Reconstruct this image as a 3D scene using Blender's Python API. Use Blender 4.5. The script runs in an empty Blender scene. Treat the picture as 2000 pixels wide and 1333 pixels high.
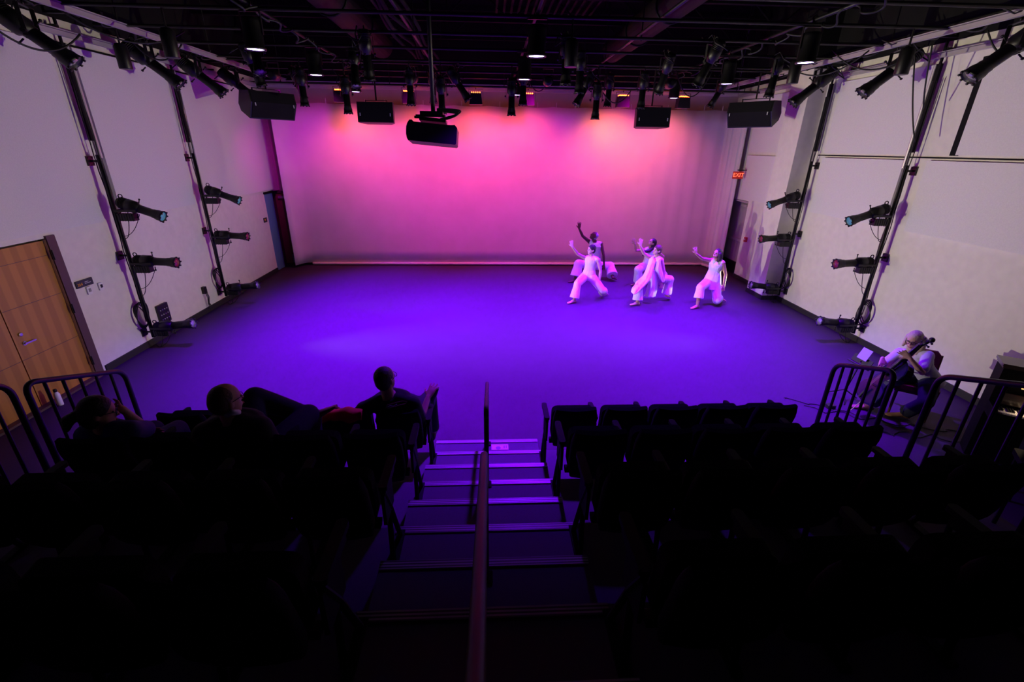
import bpy, math, random
from mathutils import Vector, Matrix
random.seed(7)
V = Vector
PI = math.pi
R = math.radians
scn = bpy.context.scene
COL = scn.collection

# ------------------------------------------------------------------ camera
CAM_H = 3.43
FPX = 900.55
yaw, pitch, roll = R(3.03), R(22.71), R(.82)
_f = V((math.sin(yaw)*math.cos(pitch), math.cos(yaw)*math.cos(pitch), -math.sin(pitch)))
_r = V((math.cos(yaw), -math.sin(yaw), 0))
_u = _r.cross(_f)
cr = _r*math.cos(roll)+_u*math.sin(roll)
cu = -_r*math.sin(roll)+_u*math.cos(roll)
CAM = V((0, 0, CAM_H))
cd = bpy.data.cameras.new('camera')
cam = bpy.data.objects.new('camera', cd); COL.objects.link(cam)
m = Matrix((cr, cu, -_f)).transposed().to_4x4(); m.translation = CAM
cam.matrix_world = m
cd.sensor_width = 36; cd.lens = FPX/2000*36; cd.clip_start = .05; cd.clip_end = 100
scn.camera = cam

def ray(x, y):
    return _f+cr*((x-1000)/FPX)-cu*((y-666.5)/FPX)
def at(x, y, Y):
    d = ray(x, y); return CAM+d*(Y/d.y)
def atz(x, y, z):
    d = ray(x, y); return CAM+d*((z-CAM_H)/d.z)

# ------------------------------------------------------------------ view / world
scn.view_settings.view_transform = 'Standard'
scn.view_settings.look = 'None'
scn.view_settings.exposure = 0.0
scn.view_settings.gamma = 1.0
w = bpy.data.worlds.new('world'); scn.world = w; w.use_nodes = True
w.node_tree.nodes['Background'].inputs[0].default_value = (.02, .01, .03, 1)
w.node_tree.nodes['Background'].inputs[1].default_value = .02
scn.cycles.use_denoising = True
scn.cycles.max_bounces = 6
scn.cycles.diffuse_bounces = 4
scn.cycles.sample_clamp_indirect = 4

PURPLE = (.17, .0, 1.0)
VIOLET = (.30, .02, 1.0)
E_DOWN = 5200     # nine violet downlights
E_SIDE = 300     # twelve boom spotlights
E_CYC = 205       # flood lamps over the backdrop
E_WASH = 300

def spot(loc, tgt, energy, color, size, blend, rad=.05):
    ld = bpy.data.lights.new('lamp_light', 'SPOT'); ld.energy = energy; ld.color = color
    ld.spot_size = R(size); ld.spot_blend = blend; ld.shadow_soft_size = rad
    o = bpy.data.objects.new('lamp_light', ld); COL.objects.link(o)
    o.location = loc; o.rotation_euler = (V(tgt)-V(loc)).to_track_quat('-Z', 'Y').to_euler()
    return o

# ------------------------------------------------------------------ materials
def mat(name, col, rough=.6, metal=0, emit=None, es=1, spec=.5, coat=0, bump=None, alpha=None):
    m = bpy.data.materials.new(name); m.use_nodes = True
    nt = m.node_tree; b = nt.nodes['Principled BSDF']
    b.inputs['Base Color'].default_value = (*col, 1); b.inputs['Roughness'].default_value = rough
    b.inputs['Metallic'].default_value = metal
    b.inputs['Specular IOR Level'].default_value = spec
    b.inputs['Coat Weight'].default_value = coat
    if emit:
        b.inputs['Emission Color'].default_value = (*emit, 1); b.inputs['Emission Strength'].default_value = es
    if bump:
        sc_, st = bump
        tc = nt.nodes.new('ShaderNodeTexCoord'); n = nt.nodes.new('ShaderNodeTexNoise')
        n.inputs['Scale'].default_value = sc_; n.inputs['Detail'].default_value = 4
        bp = nt.nodes.new('ShaderNodeBump'); bp.inputs['Strength'].default_value = st; bp.inputs['Distance'].default_value = .02
        nt.links.new(tc.outputs['Object'], n.inputs['Vector']); nt.links.new(n.outputs['Fac'], bp.inputs['Height'])
        nt.links.new(bp.outputs['Normal'], b.inputs['Normal'])
        # faint tone variation
        mix = nt.nodes.new('ShaderNodeMix'); mix.data_type = 'RGBA'
        mix.inputs[6].default_value = (*[c*.88 for c in col], 1); mix.inputs[7].default_value = (*[min(1, c*1.08) for c in col], 1)
        nt.links.new(n.outputs['Fac'], mix.inputs[0]); nt.links.new(mix.outputs[2], b.inputs['Base Color'])
    return m
def wave_mat(name, c1, c2, scale, axis='Y', rough=.5, dist=0, stretch=(1, 1, 1), spec=.5):
    m = mat(name, c1, rough, spec=spec); nt = m.node_tree; b = nt.nodes['Principled BSDF']
    tc = nt.nodes.new('ShaderNodeTexCoord'); mp = nt.nodes.new('ShaderNodeMapping'); mp.inputs['Scale'].default_value = stretch
    wv = nt.nodes.new('ShaderNodeTexWave'); wv.bands_direction = axis; wv.inputs['Scale'].default_value = scale
    wv.inputs['Distortion'].default_value = dist; wv.inputs['Detail'].default_value = 2
    cr_ = nt.nodes.new('ShaderNodeValToRGB'); cr_.color_ramp.elements[0].color = (*c1, 1); cr_.color_ramp.elements[1].color = (*c2, 1)
    cr_.color_ramp.elements[0].position = .35; cr_.color_ramp.elements[1].position = .65
    nt.links.new(tc.outputs['Object'], mp.inputs['Vector']); nt.links.new(mp.outputs['Vector'], wv.inputs['Vector'])
    nt.links.new(wv.outputs['Fac'], cr_.inputs['Fac']); nt.links.new(cr_.outputs['Color'], b.inputs['Base Color'])
    return m
M = {}
M['floor'] = mat('stage_floor', (.060, .034, .064), .62, spec=.18, bump=(3, .02))
M['wall'] = mat('white_wall', (.76, .73, .68), .75, bump=(8, .03))
M['panel'] = mat('acoustic_panel', (.74, .72, .73), .85, bump=(60, .04))
M['backwall'] = mat('back_wall', (.55, .5, .45), .9, bump=(5, .05))
M['grey_wall'] = mat('grey_wall', (.33, .3, .31), .8, bump=(8, .03))
M['black'] = mat('black_metal', (.006, .006, .007), .45, bump=(40, .03))
M['blackmat'] = mat('black_matte', (.008, .008, .009), .9, spec=.2)
M['basebd'] = mat('black_rubber', (.012, .011, .013), .6)
M['ceil'] = mat('ceiling_black', (.011, .009, .011), .9, spec=.1)
M['duct'] = mat('duct_black', (.004, .004, .0045), .7, spec=.2)
M['cyc'] = mat('backdrop_cloth', (.82, .80, .80), .95, spec=.1, bump=(1.5, .03))
M['seat'] = mat('seat_fabric', (.006, .006, .008), .95, spec=.1, bump=(90, .1))
M['seatframe'] = mat('seat_frame', (.004, .004, .006), .7, spec=.15)
M['tier'] = mat('tier_carpet', (.13, .10, .15), .9, spec=.15, bump=(120, .1))
M['nose'] = wave_mat('nosing_metal', (.08, .08, .08), (.55, .55, .55), 16, 'Y', .4)
M['rail'] = mat('rail_paint', (.012, .011, .014), .4)
M['handrail'] = mat('handrail_wood', (.045, .008, .014), .5, spec=.3)
M['wood'] = wave_mat('door_wood', (.38, .165, .028), (.47, .215, .036), 1.6, 'Y', .45, .6, (1, 1, .12))
M['woodback'] = mat('dark_door_wood', (.26, .14, .08), .5, bump=(10, .05))
M['frame'] = mat('door_frame_maroon', (.085, .045, .05), .5)
M['bluejamb'] = mat('blue_steel', (.12, .26, .46), .5)
M['greydoor'] = mat('grey_door', (.42, .36, .42), .6)
M['steel'] = mat('steel', (.6, .6, .62), .3, 1)
M['alu'] = mat('rail_aluminium', (.62, .58, .6), .45, .5)
M['plate'] = mat('white_plate', (.75, .75, .75), .5)
M['sign'] = mat('sign_black', (.03, .03, .04), .5)
M['signtext'] = mat('sign_text', (.5, .5, .52), .6)
M['signorange'] = mat('sign_orange', (.9, .42, .03), .6)
M['red'] = mat('alarm_red', (.6, .02, .03), .4)
M['exit'] = mat('exit_face', (.05, .01, .01), .5, emit=(1, .03, .02), es=.25)
M['exitlet'] = mat('exit_letters', (.9, .1, .08), .5, emit=(1, .12, .05), es=2.2)
M['cable'] = mat('cable_black', (.012, .012, .013), .6)
M['lensglow'] = mat('violet_lamp_face', (.1, 0, .3), .3, emit=(.62, .42, 1), es=14)
M['lensblue'] = mat('blue_lens', (.03, .08, .12), .1, emit=(.08, .26, .42), es=.5, coat=.5)
M['lensmag'] = mat('magenta_lens', (.08, .01, .03), .1, emit=(.20, .01, .06), es=.4, coat=.5)
M['lensclear'] = mat('clear_lens', (.25, .25, .25), .08, spec=1, coat=1)
M['orangeglow'] = mat('orange_lamp_face_and_leak', (.2, .02, 0), .3, emit=(1, .12, .02), es=9)  # flood lamp faces, also the top fins that glow for leaked light
M['led'] = mat('indicator_led', (.5, .5, .5), .3, emit=(.7, .7, .8), es=2)
def cloth_mat(name, col):
    m = mat(name, col, .85, spec=.2); nt = m.node_tree; b = nt.nodes['Principled BSDF']
    tc = nt.nodes.new('ShaderNodeTexCoord'); mp = nt.nodes.new('ShaderNodeMapping'); mp.inputs['Scale'].default_value = (9, 9, 2.2)
    n = nt.nodes.new('ShaderNodeTexNoise'); n.inputs['Scale'].default_value = 1.6; n.inputs['Detail'].default_value = 3; n.inputs['Distortion'].default_value = .6
    bp = nt.nodes.new('ShaderNodeBump'); bp.inputs['Strength'].default_value = .5; bp.inputs['Distance'].default_value = .05
    nt.links.new(tc.outputs['Object'], mp.inputs['Vector']); nt.links.new(mp.outputs['Vector'], n.inputs['Vector'])
    nt.links.new(n.outputs['Fac'], bp.inputs['Height']); nt.links.new(bp.outputs['Normal'], b.inputs['Normal'])
    return m
M['white_cloth'] = cloth_mat('white_costume', (.82, .80, .76))
M['cream_cloth'] = cloth_mat('cream_costume', (.80, .78, .62))
M['tee'] = mat('pale_tee', (.62, .6, .66), .85, bump=(14, .2))
M['navy'] = mat('navy_cloth', (.01, .012, .03), .9, bump=(20, .2))
M['blackcloth'] = mat('black_cloth', (.008, .008, .010), .9, bump=(20, .2))
M['bluecloth'] = mat('blue_cloth', (.02, .03, .12), .9, bump=(20, .2))
M['skin'] = mat('light_skin', (.68, .40, .30), .55, spec=.3)
M['skin2'] = mat('tan_skin', (.50, .27, .18), .55, spec=.3)
M['skin3'] = mat('dark_skin', (.11, .045, .03), .5, spec=.35)
M['hairdark'] = mat('dark_hair', (.025, .012, .01), .6, bump=(60, .4))
M['hairbrown'] = mat('brown_hair', (.10, .045, .025), .6, bump=(60, .4))
M['hairblonde'] = mat('blonde_hair', (.62, .5, .36), .6, bump=(60, .4))
M['cap'] = mat('pale_cap', (.45, .42, .5), .8)
M['eye'] = mat('eye_dark', (.02, .01, .01), .3)
M['lip'] = mat('lip', (.35, .08, .07), .5)
M['cello'] = mat('cello_black', (.008, .008, .03), .25, coat=.25, spec=.4)
M['celloneck'] = mat('cello_neck', (.01, .01, .012), .4)
M['chairred'] = mat('red_chair', (.14, .02, .015), .7, bump=(60, .1))
M['chairwood'] = mat('chair_wood', (.10, .035, .015), .5)
M['piano'] = mat('piano_black', (.004, .0035, .004), .6, spec=.2)
M['pianolid'] = mat('piano_lid', (.05, .035, .03), .3, coat=.5)
M['key'] = mat('ivory_keys', (.85, .8, .7), .4)
M['keyblack'] = mat('black_keys', (.01, .01, .01), .4)
M['brass'] = mat('brass', (.7, .35, .08), .35, 1)
M['tanshoe'] = mat('tan_shoe', (.42, .22, .12), .7)
M['shoe'] = mat('dark_shoe', (.03, .02, .03), .6)
M['orange'] = mat('orange_cloth', (.75, .08, .03), .8, bump=(20, .2))
M['bottle'] = mat('white_bottle', (.8, .78, .78), .3)
M['paper'] = mat('paper', (.85, .85, .85), .8)
M['grey_page'] = mat('grey_page', (.4, .4, .42), .7)
M['print'] = mat('shirt_print', (.30, .10, .09), .8)
M['print2'] = mat('shirt_print_pale', (.25, .22, .24), .8)
M['cyctube'] = mat('cloth_hem', (.85, .8, .8), .9)
M['lampwarm'] = mat('warm_lamp', (.3, .15, .05), .4, emit=(1, .55, .2), es=1.5)

# ------------------------------------------------------------------ mesh builder
class MB:
    def __init__(s): s.v = []; s.f = []
    def add(s, vs, fs, mx=None):
        b = len(s.v)
        s.v += [tuple(mx@V(p)) if mx else tuple(p) for p in vs]
        s.f += [tuple(b+i for i in f) for f in fs]
        return s
    def box(s, c, d, mx=None, bev=0):
        x, y, z = d[0]/2, d[1]/2, d[2]/2
        vs = [(c[0]+i*x, c[1]+j*y, c[2]+k*z) for i in (-1, 1) for j in (-1, 1) for k in (-1, 1)]
        fs = [(0, 1, 3, 2), (4, 6, 7, 5), (0, 4, 5, 1), (2, 3, 7, 6), (0, 2, 6, 4), (1, 5, 7, 3)]
        if bev > 0:
            # chamfered box: octagonal prism in the two widest axes
            ax = sorted(range(3), key=lambda i: d[i])[0]
            o = [i for i in range(3) if i != ax]; a, b_ = o
            ha, hb, hc = d[a]/2, d[b_]/2, d[ax]/2; bv = min(bev, ha*.9, hb*.9)
            pts = []
            for (sa, sb) in ((1, 1), (-1, 1), (-1, -1), (1, -1)):
                n = 4; cx, cy = sa*(ha-bv), sb*(hb-bv)
                st = {(1, 1): 0, (-1, 1): 90, (-1, -1): 180, (1, -1): 270}[(sa, sb)]
                for k in range(n+1):
                    t = R(st+90*k/n); pts.append((cx+bv*math.cos(t), cy+bv*math.sin(t)))
            n = len(pts); vs = []
            for h in (-hc, hc):
                for p in pts:
                    q = [0, 0, 0]; q[a] = c[a]+p[0]; q[b_] = c[b_]+p[1]; q[ax] = c[ax]+h; vs.append(tuple(q))
            fs = [tuple(range(n))[::-1], tuple(range(n, 2*n))]+[(i, (i+1) % n, n+(i+1) % n, n+i) for i in range(n)]
        return s.add(vs, fs, mx)
    def ring_loft(s, rings, cap=True):
        n = len(rings[0]); b = len(s.v)
        for r_ in rings: s.v += [tuple(p) for p in r_]
        for i in range(len(rings)-1):
            for j in range(n):
                a, c = b+i*n+j, b+i*n+(j+1) % n
                s.f.append((a, c, c+n, a+n))
        if cap:
            s.f.append(tuple(b+j for j in range(n))[::-1]); e = b+(len(rings)-1)*n
            s.f.append(tuple(e+j for j in range(n)))
        return s
    def ell(s, secs, n=16, cap=True):   # secs: (centre, u, v) u,v radius vectors
        return s.ring_loft([[V(c)+V(u)*math.cos(2*PI*k/n)+V(v)*math.sin(2*PI*k/n) for k in range(n)] for c, u, v in secs], cap)
    def tube(s, pts, r, n=10, cap=True):
        pts = [V(p) for p in pts]; rs = r if isinstance(r, (list, tuple)) else [r]*len(pts)
        rings = []; prev = None
        for i, p in enumerate(pts):
            a = pts[max(i-1, 0)]; b = pts[min(i+1, len(pts)-1)]; d = (b-a).normalized()
            if prev is None:
                u = d.orthogonal().normalized()
            else:
                u = (prev-d*prev.dot(d)); u = u.normalized() if u.length > 1e-5 else d.orthogonal().normalized()
            prev = u; vv = d.cross(u)
            rings.append([p+(u*math.cos(2*PI*k/n)+vv*math.sin(2*PI*k/n))*rs[i] for k in range(n)])
        return s.ring_loft(rings, cap)
    def lathe(s, prof, n=20, mx=None, axis='z'):   # prof (r, h)
        vs = []; fs = []
        m_ = len(prof)
        for r_, h in prof:
            for k in range(n):
                a = 2*PI*k/n; c, d = r_*math.cos(a), r_*math.sin(a)
                vs.append({'z': (c, d, h), 'x': (h, c, d), 'y': (d, h, c)}[axis])
        for i in range(m_-1):
            for j in range(n):
                a, b = i*n+j, i*n+(j+1) % n; fs.append((a, b, b+n, a+n))
        fs.append(tuple(range(n))[::-1]); fs.append(tuple((m_-1)*n+j for j in range(n)))
        return s.add(vs, fs, mx)
    def ball(s, c, r, mx=None, n=12, m_=8):
        r = (r, r, r) if not isinstance(r, (tuple, list)) else r
        vs = [(0, 0, -1)]; fs = []
        for i in range(1, m_):
            t = -PI/2+PI*i/m_
            for k in range(n): vs.append((math.cos(t)*math.cos(2*PI*k/n), math.cos(t)*math.sin(2*PI*k/n), math.sin(t)))
        vs.append((0, 0, 1)); L = len(vs)-1
        for k in range(n): fs.append((0, 1+(k+1) % n, 1+k))
        for i in range(m_-2):
            for k in range(n):
                a, b = 1+i*n+k, 1+i*n+(k+1) % n; fs.append((a, b, b+n, a+n))
        for k in range(n): fs.append((L, 1+(m_-2)*n+k, 1+(m_-2)*n+(k+1) % n))
        T = (mx or Matrix.Identity(4))
        vs = [T@V((x*r[0], y*r[1], z*r[2]))+V(c) if mx is not None and mx.to_translation().length < 1e-9 else V((x*r[0], y*r[1], z*r[2]))+V(c) for x, y, z in vs]
        return s.add(vs, fs)
    def limb(s, pts, rs, n=14):
        pts = [V(p) for p in pts]
        s.tube(pts, rs, n)
        for p, r_ in zip(pts, rs): s.ball(p, r_, n=n, m_=8)
        return s
    def prism(s, poly, h0, h1, axis='z', mx=None):
        n = len(poly); f = {'z': lambda a, b, h: (a, b, h), 'y': lambda a, b, h: (a, h, b), 'x': lambda a, b, h: (h, a, b)}[axis]
        vs = [f(a, b, h) for h in (h0, h1) for a, b in poly]
        fs = [tuple(range(n))[::-1], tuple(range(n, 2*n))]+[(i, (i+1) % n, n+(i+1) % n, n+i) for i in range(n)]
        return s.add(vs, fs, mx)
    def build(s, name, m, parent=None, smooth=False, loc=None):
        me = bpy.data.meshes.new(name); me.from_pydata(s.v, [], s.f); me.validate()
        if isinstance(m, str): m = M[m]
        me.materials.append(m)
        if smooth:
            for p in me.polygons: p.use_smooth = len(p.vertices) <= 4
        o = bpy.data.objects.new(name, me); COL.objects.link(o)
        if parent: o.parent = parent
        if loc: o.location = loc
        return o
def recalc(o):
    import bmesh
    bm = bmesh.new(); bm.from_mesh(o.data); bmesh.ops.recalc_face_normals(bm, faces=bm.faces); bm.to_mesh(o.data); bm.free()
def remesh(o, vox, it=2, sm=.6):
    recalc(o)
    r_ = o.modifiers.new('union', 'REMESH'); r_.mode = 'VOXEL'; r_.voxel_size = vox; r_.use_smooth_shade = True
    if it:
        s_ = o.modifiers.new('smooth', 'SMOOTH'); s_.factor = sm; s_.iterations = it
    return o
def tag(o, label=None, cat=None, group=None, kind=None):
    if label: o['label'] = label
    if cat: o['category'] = cat
    if group: o['group'] = group
    if kind: o['kind'] = kind
    return o
def thing(name, label, cat, loc=(0, 0, 0), rz=0, group=None):
    o = bpy.data.objects.new(name, None); COL.objects.link(o); o.location = loc; o.rotation_euler = (0, 0, rz)
    o.empty_display_size = .1
    return tag(o, label, cat, group)
def struct(name, mb, m, label=None, smooth=False):
    o = mb.build(name, m, smooth=smooth); o['kind'] = 'structure'
    if label: o['label'] = label
    return o
def copy_tree(o, parent=None):
    c = o.copy(); COL.objects.link(c); c.parent = parent
    for ch in list(o.children): copy_tree(ch, c)
    return c
def bez(p0, p1, sag, n=14, side=V((0, 0, -1))):
    p0, p1 = V(p0), V(p1)
    return [p0.lerp(p1, t/n)+V(side)*sag*4*(t/n)*(1-t/n) for t in range(n+1)]
def text(s, name, size, m, mx, parent=None, ext=.002):
    cu_ = bpy.data.curves.new(name, 'FONT'); cu_.body = s; cu_.size = size; cu_.extrude = ext
    cu_.align_x = 'CENTER'; cu_.align_y = 'CENTER'; cu_.materials.append(M[m])
    tmp = bpy.data.objects.new(name, cu_)
    me = bpy.data.meshes.new_from_object(tmp); bpy.data.objects.remove(tmp)
    o = bpy.data.objects.new(name, me); COL.objects.link(o)
    if parent:
        o.parent = parent
    o.matrix_local = mx
    return o

# ------------------------------------------------------------------ room
XL, XR, YB, ZC = -6.2, 7.22, 14.66, 6.9
YF = -2.2
struct('floor', MB().box((.5, 6.3, -.05), (14.6, 17.4, .1)), 'floor')
struct('ceiling', MB().box((.5, 6.3, ZC+.1), (14.6, 17.4, .2)), 'ceil')
struct('wall_back', MB().box((.5, YB+.1, 3.4), (14.6, .2, 7)), 'backwall')
struct('wall_front', MB().box((.5, YF-.1, 3.4), (14.6, .2, 7)), 'blackmat')
# left wall with opening for the double door
wl = MB()
D0, D1, DT = 4.95, 6.94, 2.18
wl.box((XL-.1, (YF+D0)/2, 3.45), (.2, D0-YF, 6.9))
wl.box((XL-.1, (D1+13.62)/2, 3.45), (.2, 13.62-D1, 6.9))
wl.box((XL-.1, (13.62+YB)/2, (2.2+6.9)/2), (.2, YB-13.62, 4.7))
wl.box((XL-.1, (D0+D1)/2, (DT+6.9)/2), (.2, D1-D0, 6.9-DT))
wl.box((XL-.25, (D0+D1)/2, 1.1), (.05, D1-D0+.3, 2.3))
struct('wall_left', wl, 'wall')
# blue jamb beyond the panels, and the dark door in the corner
tag(struct('trim_1', MB().box((XL-.06, 13.89, 1.08), (.1, .54, 2.14)), 'bluejamb'), 'blue steel jamb beside the dark back door')
struct('trim_2', MB().box((XL-.03, 13.89, 2.19), (.1, .6, .05)), 'blackmat')
# right wall
wr = MB()
wr.box((XR+.1, (YF+13.0)/2, 3.45), (.2, 13.0-YF, 6.9))
wr.box((XR+.1, (13.0+YB)/2, (2.15+6.9)/2), (.2, YB-13.0, 4.75))
wr.box((XR+.3, (13.0+YB)/2, 1.1), (.1, YB-12.8, 2.3))
struct('wall_right', wr, 'wall')
col_ = MB().prism([(6.82, 10.78), (XR+.05, 10.78), (XR+.05, 11.5), (6.82, 11.5)], 0.1, 5.05)
struct('wall_column', col_, 'wall', 'square white column standing out of the right wall')
struct('wall_column_top', MB().prism([(6.82, 10.78), (XR+.05, 10.78), (XR+.05, 11.5), (6.82, 11.5)], 5.05, 6.9), 'blackmat')
struct('wall_column_base', MB().prism([(6.80, 10.76), (XR+.05, 10.76), (XR+.05, 11.52), (6.80, 11.52)], 0, .11), 'basebd')
struct('baseboard_left', MB().box((XL+.012, (7.0+13.6)/2, .055), (.03, 6.6, .11)), 'basebd')
struct('baseboard_front_left', MB().box((XL+.012, (YF+D0)/2, .055), (.03, D0-YF, .11)), 'basebd')
struct('baseboard_right', MB().box((XR-.012, (YF+10.76)/2, .055), (.03, 10.76-YF, .11)), 'basebd')
struct('baseboard_right_back', MB().box((XR-.012, (11.52+13.0)/2, .055), (.03, 1.48, .11)), 'basebd')

# acoustic wall panels (raised sheets over the wall), each one lifts away
def panel(x, y0, y1, z0, z1, label, side):
    g = MB().box((x, (y0+y1)/2, (z0+z1)/2), (.05, y1-y0, z1-z0))
    o = g.build('acoustic_panel', 'panel'); tag(o, label, 'wall panel', 'acoustic wall panels')
    return o
px = XL+.04
panel(px, 1.2, 7.84, 2.26, 4.72, 'large pale upper wall panel above the wooden double door', -1)
panel(px, 8.25, 10.34, 2.26, 4.72, 'pale upper wall panel between the two left lighting booms', -1)
panel(px, 10.74, 14.2, 2.26, 4.72, 'pale upper wall panel behind the far left boom, next to the backdrop', -1)
px = XR-.04
panel(px, 11.52, 13.4, 3.42, 4.75, 'pale top wall panel behind the right column, near the backdrop', 1)
panel(px, 11.52, 13.4, 2.2, 3.33, 'pale wall panel beside the red exit sign', 1)
panel(px, 8.2, 10.3, 3.42, 4.75, 'pale top wall panel between the two right lighting booms', 1)
panel(px, 8.2, 10.3, 2.2, 3.33, 'pale middle wall panel between the two right lighting booms', 1)
panel(px, .9, 7.3, 3.42, 4.75, 'pale top wall panel at the far right, beyond the dark vertical gap', 1)
panel(px, .9, 7.75, 2.2, 3.33, 'pale middle wall panel at the far right, behind the cellist', 1)
struct('trim_3', MB().box((XR-.004, 7.38, 4.08), (.02, .14, 1.34)), 'blackmat')
struct('trim_4', MB().box((XR-.01, 4.4, 3.375), (.02, 12.3, .02)), 'blackmat')
struct('trim_5', MB().box((XL+.012, 10.9, 4.75), (.03, 7.0, .02)), 'blackmat')

struct('trim_6', MB().box((XL+.01, (YF+YB)/2, 5.98), (.03, YB-YF, 1.84)), 'blackmat')
struct('trim_7', MB().box((XR-.01, (YF+YB)/2, 5.98), (.03, YB-YF, 1.84)), 'blackmat')
struct('trim_8', MB().box((.5, YB-.01, 5.98), (13.3, .03, 1.84)), 'blackmat')

# ---- double door
dt = thing('double_door', 'wooden double door with striped veneer in the left wall', 'door', (XL-.05, 5.95, 0))
dt.name = 'door_1'; dt['kind'] = 'structure'
for s_, nm in ((1, 'near'), (-1, 'far')):
    c = .46*s_-.08
    lf = MB().box((0, c, 1.09), (.045, .905, 2.12)).build('door_leaf', 'wood', dt)
    for zz in (.72, 1.4, 1.95):
        MB().box((.0235, c, zz), (.002, .9, .006)).build('panel_groove', 'frame', lf)
hd = MB().box((.05, .10, .93), (.02, .16, .02), bev=.008); hd.tube([(.02, .04, .93), (.055, .04, .93)], .014)
hd.lathe([(.028, 0), (.028, .012)], mx=Matrix.Translation((.022, .04, .93))@Matrix.Rotation(R(90), 4, 'Y'))
hd.build('door_handle', 'steel', dt)
MB().lathe([(.026, 0), (.026, .02), (.018, .024)], mx=Matrix.Translation((.022, .03, 1.06))@Matrix.Rotation(R(90), 4, 'Y')).build('door_lock', 'steel', dt)
MB().box((.05, .91, 1.11), (.06, .14, 2.2)).build('door_frame', 'frame', dt)
MB().box((.05, -1.03, 1.11), (.06, .1, 2.2)).build('door_frame', 'frame', dt)
MB().box((.04, .845, 1.09), (.04, .015, 2.15)).build('weather_strip', 'alu', dt)
for zz in (.3, 1.15, 1.95):
    MB().box((.075, .845, zz), (.02, .035, .13)).tube([(.088, .845, zz-.07), (.088, .845, zz+.07)], .01).build('door_hinge', 'black', dt)
MB().box((.06, 0, .02), (.12, 2.0, .03)).build('threshold', 'frame', dt)

# ---- dark door in the left back corner (faces the room)
d2 = thing('door_2', 'dark brown door in the left back corner, half behind the backdrop', 'door', (-5.9, YB-.03, 0)); d2['kind'] = 'structure'
MB().box((.0, 0, 1.06), (.86, .045, 2.1)).build('door_leaf', 'woodback', d2)
MB().box((-.47, -.02, 1.08), (.07, .08, 2.16)).build('door_frame', 'frame', d2)
MB().box((0, -.02, 2.14), (1.0, .08, .06)).build('door_frame', 'frame', d2)
MB().box((.08, -.035, .16), (.6, .01, .26)).build('kick_plate', 'alu', d2)
MB().box((-.15, -.06, 2.0), (.36, .06, .07)).build('door_closer', 'alu', d2)
# ---- grey door by the right
d3 = thing('door_3', 'grey metal door with push bar under the red exit sign', 'door', (XR+.2, 13.6, 0)); d3['kind'] = 'structure'
MB().box((0, 0, 1.05), (.045, 1.0, 2.08)).build('door_leaf', 'greydoor', d3)
MB().box((-.05, -.05, 1.02), (.06, .9, .07)).build('push_bar', 'alu', d3)
MB().box((-.04, .0, .2), (.02, .95, .35)).build('kick_plate', 'black', d3)
MB().box((-.06, -.2, 2.0), (.06, .3, .07)).build('door_closer', 'alu', d3)
MB().box((-.1, 0, 2.12), (.2, 1.15, .04)).build('door_frame', 'greydoor', d3)

# ---- exit sign
ex = thing('exit_sign', 'glowing red EXIT sign hung above the grey door', 'sign', (6.93, 13.3, 2.82))
MB().box((0, 0, 0), (.28, .05, .19), bev=.01).build('sign_body', 'exit', ex)
MB().tube([(0.04, 0, .09), (.04, 0, .14)], .012).box((.06, 0, .13), (.16, .07, .03)).tube([(.1, 0, .13), (XR-6.93, 0, .13)], .012).build('bracket', 'black', ex)
text('EXIT', 'sign_text', .15, 'exitlet', Matrix.Translation((0, -.028, 0))@Matrix.Rotation(R(90), 4, 'X'), ex)
fa = thing('fire_alarm', 'small red fire alarm pull box on the white wall left of the column', 'alarm', (XR-.03, 12.7, 1.15))
MB().box((0, 0, 0), (.06, .09, .13), bev=.01).build('alarm_box', 'red', fa)
MB().box((-.035, 0, .01), (.012, .06, .03)).build('alarm_handle', 'plate', fa)

# ---- wall signs and switches on left wall
rs = thing('room_sign', 'dark room number sign reading 264 beside the wooden door', 'sign', (XL+.012, 7.15, 1.44))
MB().box((0, 0, 0), (.02, .31, .105)).build('sign_plate', 'sign', rs)
RX = Matrix.Rotation(R(90), 4, 'X'); RW = Matrix.Rotation(R(90), 4, 'Z')
text('264', 'room_number', .062, 'signorange', Matrix.Translation((.011, -.09, -.005))@RW@RX, rs)
for zz, ln in ((.014, .07), (-.008, .11)): MB().box((.011, .0+ln/2, zz), (.002, ln, .009)).build('sign_wording', 'signtext', rs)
for yy, lb in ((7.19, 'small white wall switch under the room number sign'), (7.42, 'small white wall control with dark button right of the room sign')):
    sw = thing('wall_switch', lb, 'switch', (XL+.012, yy, 1.31))
    MB().box((0, 0, 0), (.02, .08, .12), bev=.008).build('face_plate', 'plate', sw)
    MB().box((.013, .005, .005), (.012, .035, .05)).build('switch_button', 'grey_wall' if yy < 7.3 else 'black', sw)
bs = thing('room_sign', 'small dark sign with orange number beside the blue jamb', 'sign', (XL+.012, 13.4, 1.5))
MB().box((0, 0, 0), (.02, .18, .12)).build('sign_plate', 'sign', bs)
MB().box((.011, -.03, .01), (.002, .06, .04)).build('room_number', 'signorange', bs)
cp = thing('connector_panel', 'black audio connector panel with small sockets, low on wall beside the near left boom', 'panel', (XL+.02, 8.58, .45))
MB().box((0, 0, 0), (.04, .30, .36), bev=.01).build('panel_box', 'black', cp)
for i in range(4):
    for j in range(3):
        MB().lathe([(.012, 0), (.012, .01)], 10, mx=Matrix.Translation((.02, -.09+.06*i, -.1+.09*j))@Matrix.Rotation(R(90), 4, 'Y')).build('socket', 'steel' if (i+j) % 3 == 0 else 'signtext', cp)
ob = thing('outlet_box', 'small black outlet box with hanging cables by the far left boom', 'outlet', (XL+.03, 9.95, .5))
MB().box((0, 0, 0), (.06, .10, .15), bev=.01).build('outlet_body', 'black', ob)
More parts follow.
